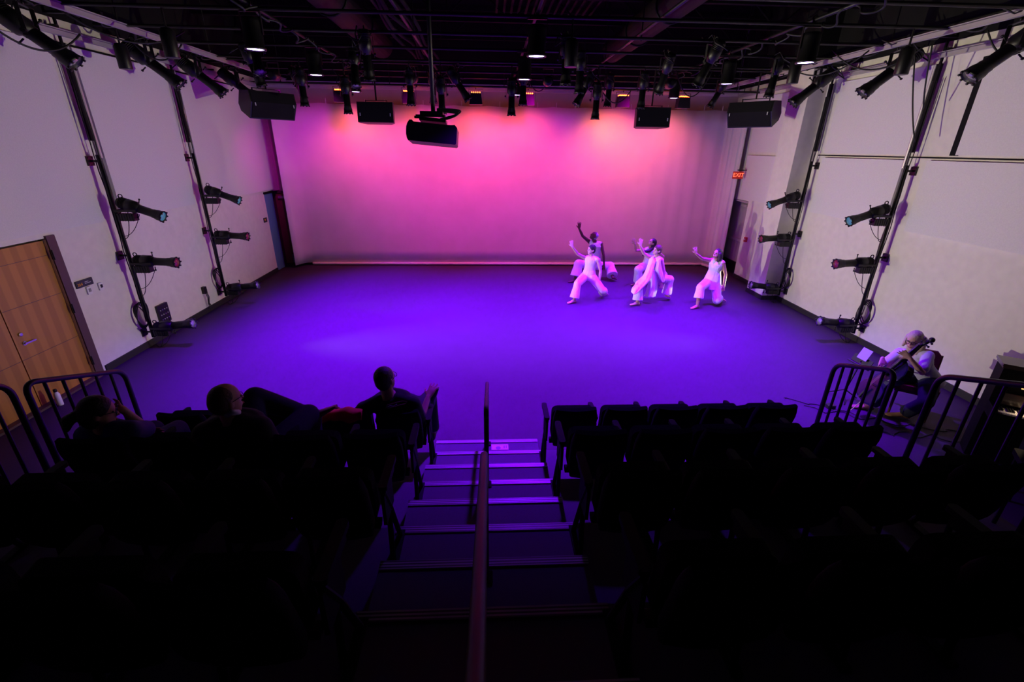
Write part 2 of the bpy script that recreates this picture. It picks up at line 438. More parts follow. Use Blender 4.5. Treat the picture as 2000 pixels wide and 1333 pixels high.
for i in range(3):
    MB().tube([(.03, -.03+.03*i, -.05), (.05, -.03+.03*i, -.16), (.03, -.02+.02*i, -.3), (.06, .05*i-.03, -.42)], .007).build('cable', 'cable', ob)

# ------------------------------------------------------------------ backdrop (cyclorama)
def cyc_pts():
    pts = [(-5.80, 13.95), (-5.72, 14.12), (-5.62, 14.3), (-5.45, 14.4)]
    n = 150
    for i in range(1, n):
        x = -5.45+(6.85+5.45)*i/n
        amp = .004+.012*max(0, (x-3.5)/3.4)**1.2*(1 if x > 3.5 else 0)
        pts.append((x, 14.4+amp*math.sin(x*14)+.4*amp*math.sin(x*31)))
    for i in range(26):
        t = i/25; pts.append((6.85+.22*t+.02*math.sin(i*1.9), 14.4-.85*t+.03*math.sin(i*1.3)))
    return pts
cp_ = cyc_pts(); g = MB(); zs = [.09+4.42*k/12 for k in range(13)]
for i, (x, y) in enumerate(cp_):
    scallop = .025*abs(math.sin(x*3.4))
    for k, z in enumerate(zs): g.v.append((x, y, z-(scallop if k == 12 else 0)))
for i in range(len(cp_)-1):
    for k in range(12):
        a = i*13+k; g.f.append((a, a+13, a+14, a+1))
cyc = g.build('backdrop_curtain', 'cyc', smooth=True)
so = cyc.modifiers.new('thick', 'SOLIDIFY'); so.thickness = .006
tag(cyc, 'huge pale backdrop cloth lit pink and violet across the back of the stage', 'backdrop')
hem = MB().tube([(x, y-.01, .055) for x, y in cp_[3:]], .04, 8).build('bottom_hem', 'cyctube', cyc, True)
for i in range(24):
    x = -5.5+i*.53
    MB().tube([(x, 14.4, 4.49), (x, 14.4, 4.62)], .008, 6).build('tie', 'plate', cyc)

# ------------------------------------------------------------------ seating tiers and stairs
AX0, AX1 = -.64, .57
TX0, TX1 = -3.78, 3.68
fronts = [4.227, 3.327, 2.45, 1.569, .68]
halfs = [4.683, 3.779, 2.898, 2.013, 1.12]
ORD = ['lowest', 'second', 'third', 'fourth', 'top']
def nosing(parent, y, z):
    MB().box(((AX0+AX1)/2, y+.028, z+.004), (AX1-AX0, .058, .010)).build('nosing_strip', 'nose', parent)
for k, y in enumerate(fronts):
    back = fronts[k+1] if k < 4 else YF+.02
    z = .342*(k+1)
    t = thing('seating_tier', f'{ORD[k]} dark carpeted seating platform counted up from the stage floor', 'platform', (0, 0, 0), 0, 'seating tiers')
    MB().box(((TX0+TX1)/2, (back+y)/2, z/2), (TX1-TX0, y-back-.002, z)).build('deck', 'tier', t)
    nosing(t, y-.06, z)
for k, y in enumerate(halfs):
    z = .171+.342*k
    t = thing('aisle_step', f'{ORD[k]} intermediate aisle step with ribbed metal edge, counted from the floor', 'step', (0, 0, 0), 0, 'aisle steps')
    base = z-.171
    MB().box(((AX0+AX1)/2, (fronts[k]+y)/2, z-.0855), (AX1-AX0, y-fronts[k]-.004, .169)).build('tread', 'tier', t)
    nosing(t, y-.06, z)
sg = thing('paper_sign', 'white printed card lying on the lowest aisle step right of the handrail', 'sign', (.115, 4.53, .173))
MB().box((0, 0, .003), (.2, .11, .004)).build('card', 'paper', sg)
MB().lathe([(.03, 0), (.03, .001)], 16, mx=Matrix.Translation((-.02, -.02, .005))).build('printed_mark', 'grey_wall', sg)
for q in (.05, .075): MB().box((q, 0, .006), (.012, .05, .001)).build('printed_mark', 'grey_wall', sg)

# centre handrails: U shaped, slope with the stairs
def nz(y): return .171+(4.67-y)*.381
def round_path(pts, rad, n=6):
    out = [V(pts[0])]
    for i in range(1, len(pts)-1):
        p = V(pts[i]); a = (V(pts[i-1])-p).normalized(); b = (V(pts[i+1])-p).normalized()
        for k in range(n+1):
            t = k/n; q0 = p+a*rad; q1 = p+b*rad
            out.append(q0*(1-t)**2+p*2*t*(1-t)+q1*t*t)
    out.append(V(pts[-1])); return out
HX = -.03
def deckz(y):
    z = 0
    for yy, zz in sorted([(a, .342*(i+1)) for i, a in enumerate(fronts)]+[(a, .171+.342*i) for i, a in enumerate(halfs)], reverse=True):
        if y <= yy: z = zz
    return z
for (y0, y1, lb) in ((.15, 2.0, 'long near handrail down the middle of the aisle stairs'), (3.15, 4.75, 'far handrail section at the foot of the aisle stairs')):
    t = thing('handrail', lb, 'handrail', (0, 0, 0), 0, 'aisle handrails')
    ya, yb = y0+.12, min(y1-.12, 4.6)
    p = round_path([(HX, ya, deckz(ya)), (HX, y0, nz(y0)+.78), (HX, y1, nz(y1)+.78), (HX, yb, deckz(yb))], .09)
    p2 = [q for q in p]
    MB().tube([(HX, ya, deckz(ya)), p2[1]], .02, 12).build('post', 'rail', t, True)
    MB().tube([p2[-2], (HX, yb, deckz(yb))], .02, 12).build('post', 'rail', t, True)
    MB().tube(p2[1:-1], .020, 14).build('top_rail', 'handrail', t, True)
    for yy in (ya, yb):
        MB().box((HX, yy, deckz(yy)+.006), (.08, .08, .012), bev=.01).build('base_plate', 'blackmat', t)

# side guard rails: rounded frames with balusters, one per tier
def guard(X, y0, y1, zd, lb):
    t = thing('guard_rail', lb, 'railing', (0, 0, 0), 0, 'side guard rails')
    za = lambda y: nz(y)+1.04
    p = round_path([(X, y0, zd), (X, y0, za(y0)), (X, y1, za(y1)), (X, y1, zd)], .11, 8)
    MB().tube(p, .022, 12).build('rail_frame', 'rail', t, True)
    MB().tube([(X, y0, zd+.08), (X, y1, zd+.08)], .014, 10).build('bottom_rail', 'rail', t)
    n = 6
    for i in range(1, n):
        y = y0+(y1-y0)*i/n
        MB().tube([(X, y, zd+.08), (X, y, za(y))], .013, 8).build('baluster', 'rail', t)
    for yy in (y0, y1):
        MB().box((X, yy, zd+.006), (.09, .09, .012)).build('base_plate', 'rail', t)
for X, side, ya, yb, yc, yd in ((3.56, 'right', 3.46, 4.13, 2.2, 3.10), (-3.5, 'left', 3.24, 4.13, 2.3, 3.14)):
    guard(X, ya, yb, .342 if ya > 3.327 else .684, f'black guard rail nearest the stage on the {side} side of the seats')
    guard(X, yc, yd, .684, f'second black guard rail from the stage on the {side} side of the seats')

# ------------------------------------------------------------------ theatre seats
def make_seat():
    t = thing('theatre_seat', 'x', 'chair')
    # origin: on deck, centre; faces +y
    tilt = Matrix.Translation((0, -.18, .42))@Matrix.Rotation(R(14), 4, 'X')
    b = MB(); rings = []
    for i in range(9):
        zz = -.02+.49*i/8; wd = .205-(.02 if i in (0, 8) else 0)-(.01 if i in (1, 7) else 0); th = .035 if 0 < i < 8 else .022
        rings.append([tilt@V((wd*sx, th*sy-.018*(1-(sx)**2), zz)) for sx, sy in ((-1, -.6), (-.95, -1), (-.5, -1.15), (0, -1.2), (.5, -1.15), (.95, -1), (1, -.6), (1, .6), (.95, 1), (.5, .9), (0, .85), (-.5, .9), (-.95, 1), (-1, .6))])
    b.ring_loft(rings); b.build('backrest', 'seat', t, True)
    s_ = MB(); tl = Matrix.Translation((0, -.08, .44))@Matrix.Rotation(R(8), 4, 'X')
    s_.box((0, 0, .17), (.40, .07, .36), tl, bev=.05); s_.build('seat_pan', 'seat', t)
    MB().box((0, -.1, .4), (.42, .04, .05)).tube([(-.21, -.08, .40), (.21, -.08, .40)], .018).build('seat_hinge', 'seatframe', t)
    for sx in (-1,):
        side_parts(t, -.24)
    return t
def side_parts(t, x):
    f = MB(); f.tube([(x, .19, .0), (x, .02, .40), (x, -.10, .62)], .017, 8); f.tube([(x, -.05, 0), (x, -.02, .40)], .017, 8)
    f.box((x, .07, .01), (.05, .32, .02)); f.box((x, -.02, .5), (.02, .2, .2))
    f.build('side_frame', 'seatframe', t)
    a = MB(); a.box((x, .04, .645), (.05, .30, .028), Matrix.Translation((0, 0, 0)), bev=.02); a.box((x, .04, .60), (.022, .24, .06)); a.build('armrest', 'seatframe', t)
seat0 = make_seat()
seat_end = None
RN = ['front', 'second', 'third', 'fourth']
CN = ['next to the aisle', 'second from the aisle', 'third from the aisle', 'fourth from the aisle', 'at the outer end']
first = True
for k in range(4):
    for side in (1, -1):
        for i in range(5):
            x = (.56+.24+.48*i) if side > 0 else (-.60-.24-.48*i)
            y0 = 3.95-.885*k
            s_ = seat0 if first else copy_tree(seat0); first = False
            s_.location = (x, y0, .342*(k+1)+.001)
            s_['label'] = f'black folding theatre seat {CN[i]}, {RN[k]} row {"right" if side > 0 else "left"} of the stairs'
            s_['group'] = 'theatre seats in rows'
            if (side > 0 and i == 4) or (side < 0 and i == 0): side_parts(s_, .24)

# ------------------------------------------------------------------ lighting instruments
_cache = {}
def tiltmx(t): return Matrix.Rotation(R(t), 4, 'Y')
def ers_parts(tilt, lens, yoke='up', box=False):
    """profile spotlight; beam +X before tilting; pivot at the origin"""
    T = tiltmx(tilt); P = []
    h = MB(); prof = [(.03, -.33), (.07, -.325), (.088, -.29), (.088, -.2), (.098, -.19), (.098, -.06), (.07, -.04), (.07, 0.0)]
    h.lathe([(r_, z) for r_, z in prof], 18, T@Matrix.Identity(4), 'x')
    for i in range(5): h.lathe([(.094, -.285+.02*i), (.094, -.277+.02*i)], 18, T, 'x')
    h.add(*_torus(.03, .008, T@Matrix.Translation((-.30, 0, .10))@Matrix.Rotation(R(90), 4, 'X')))
    P.append(('lamp_housing', h, 'black', True))
    b = MB(); b.lathe([(.066, -.03), (.066, .2), (.072, .205), (.072, .235), (.085, .28), (.085, .33), (.09, .33), (.09, .36), (.078, .36), (.078, .345)], 18, T, 'x')
    for k in range(8):
        a = k*PI/4; b.box((.365, .088*math.cos(a), .088*math.sin(a)), (.02, .02, .02), T)
    P.append(('lens_barrel', b, 'black', True))
    P.append(('lens', MB().lathe([(.001, .352), (.074, .347), (.074, .34)], 18, T, 'x'), lens, True))
    for s_ in (1, -1):
        k = MB()
        k.tube([T@V((-.02, 0, s_*.09)), T@V((-.02, 0, s_*.145))], .008, 8); k.ball(T@V((-.02, 0, s_*.15)), .015)
        P.append(('shutter_handle', k, 'black', True))
    return P
def _torus(Rm, r_, mx, n=16, m_=8):
    vs = []; fs = []
    for i in range(n):
        a = 2*PI*i/n
        for j in range(m_):
            b = 2*PI*j/m_; q = Rm+r_*math.cos(b); vs.append(mx@V((q*math.cos(a), q*math.sin(a), r_*math.sin(b))))
    for i in range(n):
        for j in range(m_):
            fs.append((i*m_+j, ((i+1) % n)*m_+j, ((i+1) % n)*m_+(j+1) % m_, i*m_+(j+1) % m_))
    return vs, fs
def yoke_up(top=.24):
    y = MB()
    for s_ in (1, -1):
        y.box((0, s_*.118, top/2-.02), (.035, .006, top+.04)); y.lathe([(.02, 0), (.02, .03)], 12, Matrix.Translation((0, s_*.12-(.03 if s_ < 0 else 0), 0))@Matrix.Rotation(R(-90), 4, 'X'))
    y.box((0, 0, top), (.035, .24, .006)); return y
def clamp_up(z):
    c = MB(); c.tube([(0, 0, z), (0, 0, z+.05)], .01, 8); c.box((0, 0, z+.06), (.05, .03, .03)); c.add(*_torus(.032, .011, Matrix.Translation((0, 0, z+.1))@Matrix.Rotation(R(90), 4, 'X')))
    return c
def part_mesh(key, mb, m, smooth):
    if key in _cache: return _cache[key]
    me = bpy.data.meshes.new(key[0]); me.from_pydata(mb.v, [], mb.f); me.validate(); me.materials.append(M[m])
    if smooth:
        for p in me.polygons: p.use_smooth = len(p.vertices) <= 4
    _cache[key] = me; return me
def ers(loc, az, tilt, label, lens='lensclear', group='hanging stage lights', mount='up', name='stage_spotlight'):
    t = thing(name, label, 'stage light', loc, R(az), group)
    for nm, mb, m, sm in ers_parts(tilt, lens):
        me = part_mesh((nm, round(tilt), m, tuple(mb.v[0])), mb, m, sm)
        o = bpy.data.objects.new(nm, me); COL.objects.link(o); o.parent = t
    if mount == 'up':
        cbz = MB().tube([(-.30*math.cos(R(tilt)), .02, .30*math.sin(R(tilt))-.02), (-.34, .05, .02+.1*math.sin(R(tilt))), (-.28, .09, .16), (-.14, .12, .24), (-.05, .1, .36), (.1, .06, .30), (.2, .02, .37)], .008, 6)
        parts = [('yoke', yoke_up(), 'black', False), ('pipe_clamp', clamp_up(.24), 'black', True), (f'cable', cbz, 'cable', True)]
    else:
        y = MB()
        y.box((-.33, 0, -.05), (.006, .05, .06)); 
        for s_ in (1, -1): y.box((-.16, s_*.118, -.02), (.34, .006, .035))
        y.box((-.33, 0, -.02), (.006, .24, .035))
        y.tube([(-.33, 0, -.03), (-.40, 0, -.03)], .016, 8)
        bx = MB().box((-.22, 0, -.13), (.26, .11, .11), bev=.01)
        for i in range(6): bx.box((-.32+.04*i, 0, -.13), (.006, .12, .12))
        parts = [('yoke', y, 'black', False), ('power_box', bx, 'black', False)]
    for nm, mb, m, sm in parts:
        me = part_mesh((nm, mount, m, round(tilt) if nm == 'cable' else 0), mb, m, sm)
        o = bpy.data.objects.new(nm, me); COL.objects.link(o); o.parent = t
    return t

# violet downlights: 3 x 3
LN = ['left', 'centre', 'right']; DN = ['nearest', 'middle', 'farthest']
dl0 = None
for j, y in enumerate((7.35, 9.7, 12.4)):
    for i, x in enumerate((-3.1, .67, 4.5)):
        lb = f'black cylindrical downlight glowing violet, {LN[i]} column, {DN[j]} row from the seats'
        if dl0 is None:
            t = thing('stage_downlight', lb, 'stage light', (0, 0, 0), 0, 'violet downlights')
            MB().lathe([(.05, .34), (.11, .33), (.12, .28), (.12, .0), (.135, -.01), (.135, -.035), (.12, -.035), (.115, -.02)], 24).build('lamp_housing', 'black', t, True)
            MB().lathe([(.11, -.012), (.11, -.022)], 24).build('lamp_face', 'lensglow', t, True)
            yk = MB()
            for s_ in (1, -1): yk.box((s_*.135, 0, .27), (.006, .035, .26))
            yk.box((0, 0, .4), (.276, .035, .006)); yk.build('yoke', 'black', t)
            clamp_up(.4).build('pipe_clamp', 'black', t, True)
            dl0 = t
        else:
            t = copy_tree(dl0); t['label'] = lb
        t.location = (x, y, 4.63)
        spot((x, y, 4.57), (x*(.90 if i != 1 else 1), y+(0, 0, -.9)[j], 0), E_DOWN*(1, .95, .62)[j]*(1, .9)[i == 1 and j == 0], PURPLE, (86, 80, 76)[j] if not (i == 1 and j == 0) else 124, .9, .1)

# boom stands on both side walls
def boom(px_, y, side, lb, lbs):
    xw = XL if side < 0 else XR; s_ = -side  # s_: direction into the room
    t = thing('lighting_boom', lb, 'pole', (px_, y, 0), 0, 'wall mounted lighting booms')
    MB().tube([(0, 0, .2), (0, 0, 3.25)], .03, 12).build('pole', 'black', t, True)
    dx = xw-px_
    for z in (.3, 1.68, 3.16):
        b = MB(); b.box((dx+s_*.012, 0, z), (.02, .13, .14)); b.tube([(dx+s_*.02, 0, z), (0, 0, z)], .018, 8)
        for a in (-.045, .045):
            for c in (-.045, .045): b.ball((dx+s_*.024, a, z+c), .009)
        b.build('wall_bracket', 'black', t)
    for k in range(3):
        pts = [(.04*math.sin(k*2.1)+.006*math.sin(z*9+k), .035*math.cos(k*2.1)+.01*math.sin(z*4+k*2), z) for z in [.5+.25*q for q in range(17)]]
        MB().tube(pts, .008, 6).build('cable', 'cable', t)
    r_ = MB().box((dx*.5, .08, 4.1), (.045, .075, 1.3)); r_.box((dx*.5, .08, 4.85), (.03, .03, .4)); r_.build('cable_raceway', 'blackmat', t)
    MB().tube([(dx*.75, .2, 3.2), (dx*.75, .2, 4.75)], .028, 10).build('conduit', 'alu', t)
    # coil of spare cable near the floor
    co = MB()
    for q in range(4):
        co.add(*_torus(.11+.012*q, .008, Matrix.Translation((dx*.5, -.05+.02*q, .62))@Matrix.Rotation(R(75+8*q), 4, 'Y')@Matrix.Scale(1.7, 4, V((1, 0, 0))), 24, 6))
    co.build('cable_coil', 'cable', t)
    for z0, z1 in ((2.4, 2.0), (1.5, 1.0), (.4, .05)):
        MB().tube(bez((s_*.2, 0, z0), (s_*.0, 0, z1), .18), .006, 6).build('loose_cable', 'cable', t)
        MB().tube(bez((s_*.35, .03, z0-.05), (s_*.0, 0, z0-.4), .1), .005, 6).build('loose_cable', 'cable', t)
    return t
side_word = {-1: 'left', 1: 'right'}
for side in (-1, 1):
    pxx = -6.05 if side < 0 else 7.06
    for bi, y in enumerate((8.0, 10.5)):
        dn = ('near', 'far')[bi]
        boom(pxx, y, side, f'tall black {dn} lighting pole bracketed to the {side_word[side]} wall', None)
        s_ = -side
        for z, tl, lens, wd in ((2.44, 20, 'lensblue', 'top'), (1.58, 3, 'lensmag', 'middle'), (.42, -6, 'lensclear', 'lowest')):
            fx = pxx+s_*.40
            az = 0 if side < 0 else 180
            ers((fx, y, z), az, tl, f'black {wd} spotlight with {dict(lensblue="blue", lensmag="dark magenta", lensclear="clear")[lens]} lens on the {dn} {side_word[side]} boom', lens, 'boom spotlights', 'side')
            lx = fx+s_*.42*math.cos(R(tl)); lz = z-.42*math.sin(R(tl))
            spot((lx, y, lz), (lx+s_*10, y+(.3 if bi == 0 else -.2), {2.44: 2.2, 1.58: 2.5, .42: 2.6}[z]), E_SIDE*{2.44: .16, 1.58: .5, .42: 3.2}[z]*(1.5, .3)[bi]*(1.5 if side < 0 else .85), VIOLET if z > 2 else (1, .90, .60), {2.44: 56, 1.58: 56, .42: 56}[z], 1, .02)

# ------------------------------------------------------------------ overhead grid
PZ = 5.06
for i, y in enumerate((5.2, 6.3, 7.35, 8.5, 9.7, 11.0, 11.35, 12.4, 13.4)):
    o = MB().tube([(XL+.3, y, PZ), (XR-.3, y, PZ)], .024, 10).build('grid_pipe', 'black', None, True)
    tag(o, 'long black lighting pipe running across the room overhead', 'pipe', 'cross pipes of the lighting grid')
for i, x in enumerate((-5.62, -3.1, -1.2, .67, 2.4, 4.5, 6.55)):
    o = MB().tube([(x, 3.2, PZ+.055), (x, 14.2, PZ+.055)], .024, 10).build('grid_pipe', 'black', None, True)
    tag(o, 'long black lighting pipe running from the seats to the backdrop', 'pipe', 'lengthwise pipes of the lighting grid')
# hanger rods carry the grid
for x in (-5.62, -1.2, 2.4, 6.55):
    for y in (5.25, 8.55, 11.05, 13.45):
        o = MB().tube([(x+.05, y, PZ-.03), (x+.05, y, ZC)], .01, 6).build('hanger_rod', 'black'); tag(o, 'thin black rod hanging the lighting grid from the ceiling', 'rod', 'grid hanger rods')
# open web joists
for i, y in enumerate((4.6, 6.4, 8.2, 10.0, 11.8, 13.6)):
    t = thing('ceiling_joist', 'black open web steel joist spanning the ceiling', 'joist', (0, 0, 0), 0, 'open web ceiling joists')
    z0, z1 = 5.95, 6.55
    MB().box((.5, y, z1), (13.3, .1, .06)).build('top_chord', 'ceil', t)
    MB().box((.5, y, z0), (13.3, .1, .06)).build('bottom_chord', 'ceil', t)
    wb = MB(); n = 18
    for k in range(n):
        xa = XL+.1+13.2*k/n; xb = xa+13.2/n
        wb.tube([(xa, y, z0 if k % 2 else z1), (xb, y, z1 if k % 2 else z0)], .018, 6)
    wb.build('web', 'ceil', t)
for x, w_, lb in ((-2.5, .55, 'large round black duct left of the projector'), (3.0, .5, 'large round black duct right of centre')):
    t = thing('air_duct', lb, 'duct', (0, 0, 0))
    MB().tube([(x, 1.5, 5.62), (x, 12.8, 5.62)], w_/2, 20).build('duct_pipe', 'duct', t, True)
    for y in (5.3, 7.1, 8.9, 10.7):
        MB().add(*_torus(w_/2+.01, .02, Matrix.Translation((x, y, 5.62))@Matrix.Rotation(R(90), 4, 'X'), 24, 6)).build('duct_collar', 'alu' if False else 'duct', t)
        MB().tube([(x-w_/2, y, 5.62), (x-w_/2, y, ZC)], .008, 6).tube([(x+w_/2, y, 5.62), (x+w_/2, y, ZC)], .008, 6).build('duct_hanger', 'black', t)
rb = MB()
for k in range(14): rb.box((.2+.16*k, 8.5, 6.2), (.05, 7.5, .04))
tag(rb.build('overhead_grille', 'duct'), 'bank of thin parallel strips under the dark ceiling above centre stage', 'grille')
cb = MB()
for k in range(5): cb.tube([(-1.7+.12*k+.05*math.sin(q*1.3+k), 3+.8*q, 5.35+.05*math.sin(q*1.1+k*2)) for q in range(14)], .03, 8)
tag(cb.build('cable_bundle', 'blackmat', None, True), 'thick bundle of black cables draped along the ceiling grid left of centre', 'cable')
# wall-top aluminium tracks, two per side wall
for xw, s_, wd in ((XL, 1, 'left'), (XR, -1, 'right')):
    for z, dxx, wz in ((4.86, .10, 'lower'), (5.02, .75, 'upper')):
        t = thing('wall_track', f'{wz} pale metal track running along the top of the {wd} wall', 'track', (0, 0, 0), 0, 'wall top tracks')
        g = MB().box((xw+s_*dxx, 8.9, z), (.06, 11.0, .06)); g.box((xw+s_*dxx, 8.9, z+.045), (.1, 11.0, .012)); g.build('track_channel', 'alu', t)
        for y in (4, 6, 8, 10, 12, 14):
            MB().box((xw+s_*dxx*.5, y, z+.08), (dxx+.1, .05, .03)).build('track_bracket', 'black', t)
t = thing('wall_track', 'pale metal track running along the top of the back wall above the backdrop', 'track', (0, 0, 0), 0, 'wall top tracks')
MB().box((.5, 13.9, 4.84), (12.6, .06, .06)).box((.5, 13.9, 4.885), (12.6, .1, .012)).build('track_channel', 'alu', t)
for x in (-5, -3, -1, 1, 3, 5, 7): MB().tube([(x-.02, 13.9, 4.9), (x-.02, 13.9, ZC)], .01, 6).build('track_bracket', 'black', t)

# hanging spotlights : (x, y, azimuth, tilt down, label)
hang = [
 (-3.83, 11.0, 90, 88, 'black spotlight pointing straight down above the backdrop left end', 4.55),
 (-2.95, 11.0, 90, 88, 'black spotlight pointing down just left of the left flat loudspeaker', 4.42),
 (-1.62, 11.0, -90, 86, 'black spotlight pointing down between left flat loudspeaker and projector pole', 4.60),
 (-.98, 11.0, 80, 86, 'black spotlight pointing down directly behind the projector mount', 4.45),
 (-.62, 11.0, 10, 55, 'black spotlight slanting right, beside the projector pole', 4.66),
 (.50, 11.0, 90, 88, 'black spotlight pointing down at backdrop centre, left of a close pair', 4.44),
 (.74, 11.0, -90, 88, 'black spotlight pointing down at backdrop centre, right of a close pair', 4.64),
 (2.32, 11.0, 90, 87, 'black spotlight pointing down left of the right flat loudspeaker', 4.40),
 (2.05, 11.0, 190, 62, 'black spotlight slanting left beside the one left of the right loudspeaker', 4.62),
 (3.3, 11.0, 90, 87, 'black spotlight pointing down behind the right flat loudspeaker', 4.62),
]
def drop(x, y, z, top=PZ):
    pass
for x, y, az, tl, lb, z in hang:
    t = ers((x, y, z), az, tl, lb)
    if z+.34 < PZ-.02:
        MB().tube([(0, 0, .38), (0, 0, PZ-z)], .014, 8).build('drop_pipe', 'black', t)
# near rows, seen as dark bodies: left and right sides aimed at the stage
side_l = [(7.0, 'nearest'), (9.2, 'second'), (10.6, 'third'), (12.1, 'farthest')]
for y, w5 in side_l:
    t = ers((-5.62, y, 4.66), 18, 44, f'{w5} long black spotlight in the line hung beside the left wall', 'lensclear', 'side row spotlights'); t.scale = (1.35, 1.5, 1.2)
for y, w5 in ((6.45, 'nearest'), (8.3, 'middle'), (10.2, 'farthest')):
    t = ers((6.55, y, 4.66), 162, 46, f'{w5} long black spotlight in the line hung beside the right wall', 'lensclear', 'side row spotlights'); t.scale = (1.35, 1.5, 1.2)
mid = [(-3.6, 8.5), (-1.9, 8.5), (1.25, 8.5), (3.6, 8.5), (-2.4, 9.7), (1.7, 9.7), (3.3, 9.7), (-4.2, 9.7), (5.4, 9.7), (-4.4, 12.4), (-1.3, 12.4), (2.9, 12.4), (5.6, 12.4)]
for i, (x, y) in enumerate(mid):
    ers((x, y, 4.76), (-60, 95, 60, 120, -80, 75, 100, 50, 130, 80, 95, 100, 120)[i], (60, 72, 84)[i % 3], f'black spotlight hung overhead, {["first", "second", "third", "fourth", "fifth"][[q for q in sorted(m_[0] for m_ in mid if m_[1] == y)].index(x)]} from the left in the {"near" if y < 9 else "middle" if y < 12 else "far"} row of loose spotlights', 'lensclear')
# cannister style pendants near left/right walls
for x, y, lb in ((-5.75, 6.3, 'black angular canister lamp at the top left edge of the view'), (-5.6, 8.5, 'black canister lamp hanging in front of the upper left wall panel'), (5.95, 7.35, 'black canister lamp hanging in front of the upper right wall panel'), (5.05, 8.5, 'black canister lamp hanging right of centre, near the right downlights'), (-4.2, 7.35, 'black canister lamp hanging left of the nearest left downlight'), (1.15, 7.35, 'black canister lamp hanging beside the nearest centre downlight')):
    t = thing('canister_lamp', lb, 'stage light', (x, y, 4.48), .3, 'canister lamps')
    MB().lathe([(.085, 0), (.09, .01), (.09, .30), (.06, .34), (.03, .345)], 18).build('lamp_housing', 'black', t, True)
    MB().tube([(0, 0, .34), (0, 0, PZ-4.48+.02)], .014, 8).build('stem', 'black', t)
# cyc flood lamps
fl = [(-3.6, 12.95), (-1.95, 12.95), (-.3, 12.95), (1.0, 12.95), (3.4, 12.95), (4.95, 12.95)]
o = MB().tube([(-5.6, 12.95, 4.82), (6.9, 12.95, 4.82)], .024, 10).build('grid_pipe', 'black', None, True); tag(o, 'black pipe carrying the backdrop flood lamps', 'pipe')
for x in (-5, -2.4, .4, 2.9, 6.3):
    o = MB().tube([(x, 12.95, 4.84), (x, 12.95, ZC)], .01, 6).build('hanger_rod', 'black'); tag(o, 'thin black rod holding up the flood lamp pipe', 'rod', 'flood pipe rods')
FC = [(1, .12, .03), (1, .09, .04), (1, .08, .05), (1, .08, .07), (1, .17, .02), (1, .18, .08)]
for i, (x, y) in enumerate(fl):
    t = thing('flood_lamp', f'black wedge shaped backdrop flood lamp glowing orange, {["first","second","third","fourth","fifth","sixth"][i]} from the left', 'stage light', (x, y, 4.55), 0, 'backdrop flood lamps')
    MB().prism([(-.16, -.13), (.16, -.13), (.13, .12), (-.13, .12)], -.12, .10, 'y').build('lamp_housing', 'black', t)
    MB().box((0, .105, 0), (.24, .012, .18)).build('lamp_face', 'orangeglow', t)
    fn = MB()
    for k in range(5): fn.box((-.1+.05*k, -.02, .135), (.02, .2, .03))
    fn.build('light_leak_fin', 'orangeglow', t)  # fins made to glow, standing in for light escaping the housing top
    yk = MB()
    for s_ in (1, -1): yk.box((s_*.175, 0, .09), (.006, .03, .24))
    yk.box((0, 0, .21), (.356, .03, .006)); yk.tube([(0, 0, .21), (0, 0, .26)], .01, 6); yk.build('yoke', 'black', t)
    spot((x, y+.14, 4.5), (x+.05, 14.4, 2.8), E_CYC*(.9, .7, 1.2, .9, 1.25, .6)[i], FC[i], 112, 1, .08)
# added lamps, placed to spread an even magenta wash down the cloth
for i, x in enumerate((-4.5, -1.6, 1.3, 4.0)):
    t = thing('added_wash_lamp', f'added small round black wash lamp, {["first","second","third","fourth"][i]} from the left on the loudspeaker pipe', 'stage light', (x, 11.35, 4.78), 0, 'added magenta wash lamps')
    MB().lathe([(.04, -.16), (.09, -.15), (.1, -.05), (.1, .1), (.085, .1)], 18, axis='y').build('lamp_housing', 'black', t, True)
    MB().lathe([(.08, .09), (.08, .1)], 18, axis='y').build('lamp_face', 'lensmag', t)
    yk = MB()
    for s_ in (1, -1): yk.box((s_*.11, 0, .11), (.006, .03, .24))
    yk.box((0, 0, .23), (.22, .03, .006)); yk.build('yoke', 'black', t)
    spot((x, 11.48, 4.72), (x, 14.4, 1.5), E_WASH, (.62, .0, .50), 104, .8, .08)

# drooping cables overhead
dr = [((-5.6, 6.1, 4.9), (-5.2, 7.2, 4.7), .35), ((-4.9, 8.9, 4.9), (-5.5, 8.6, 4.9), .25), ((2.45, 11, 4.55), (3.05, 11, 4.6), .22), ((4.1, 11.35, PZ-.02), (4.9, 11.35, PZ-.02), .5),
      ((6.6, 6.9, 4.95), (6.95, 6.4, 4.95), .32), ((5.6, 8.5, 4.98), (6.4, 7.6, 4.9), .3), ((6.6, 8.0, 4.9), (6.85, 7.75, 3.6), .12), ((6.5, 7.6, 4.9), (6.85, 7.8, 4.1), .1), ((-3.2, 11, 4.9), (-2.6, 11.2, 4.85), .2), ((.9, 12.4, PZ-.02), (1.5, 12.4, PZ-.02), .35), ((-5.5, 7.4, 5.0), (-4.6, 8.5, 5.0), .25), ((5.5, 9.7, 5.0), (6.3, 8.6, 5.0), .3)]
for a, b, s_ in dr:
    o = MB().tube(bez(a, b, s_, 20), .012, 6).build('hanging_cable', 'cable', None, True)
    tag(o, 'thin black cable drooping between overhead lights', 'cable', 'drooping overhead cables')
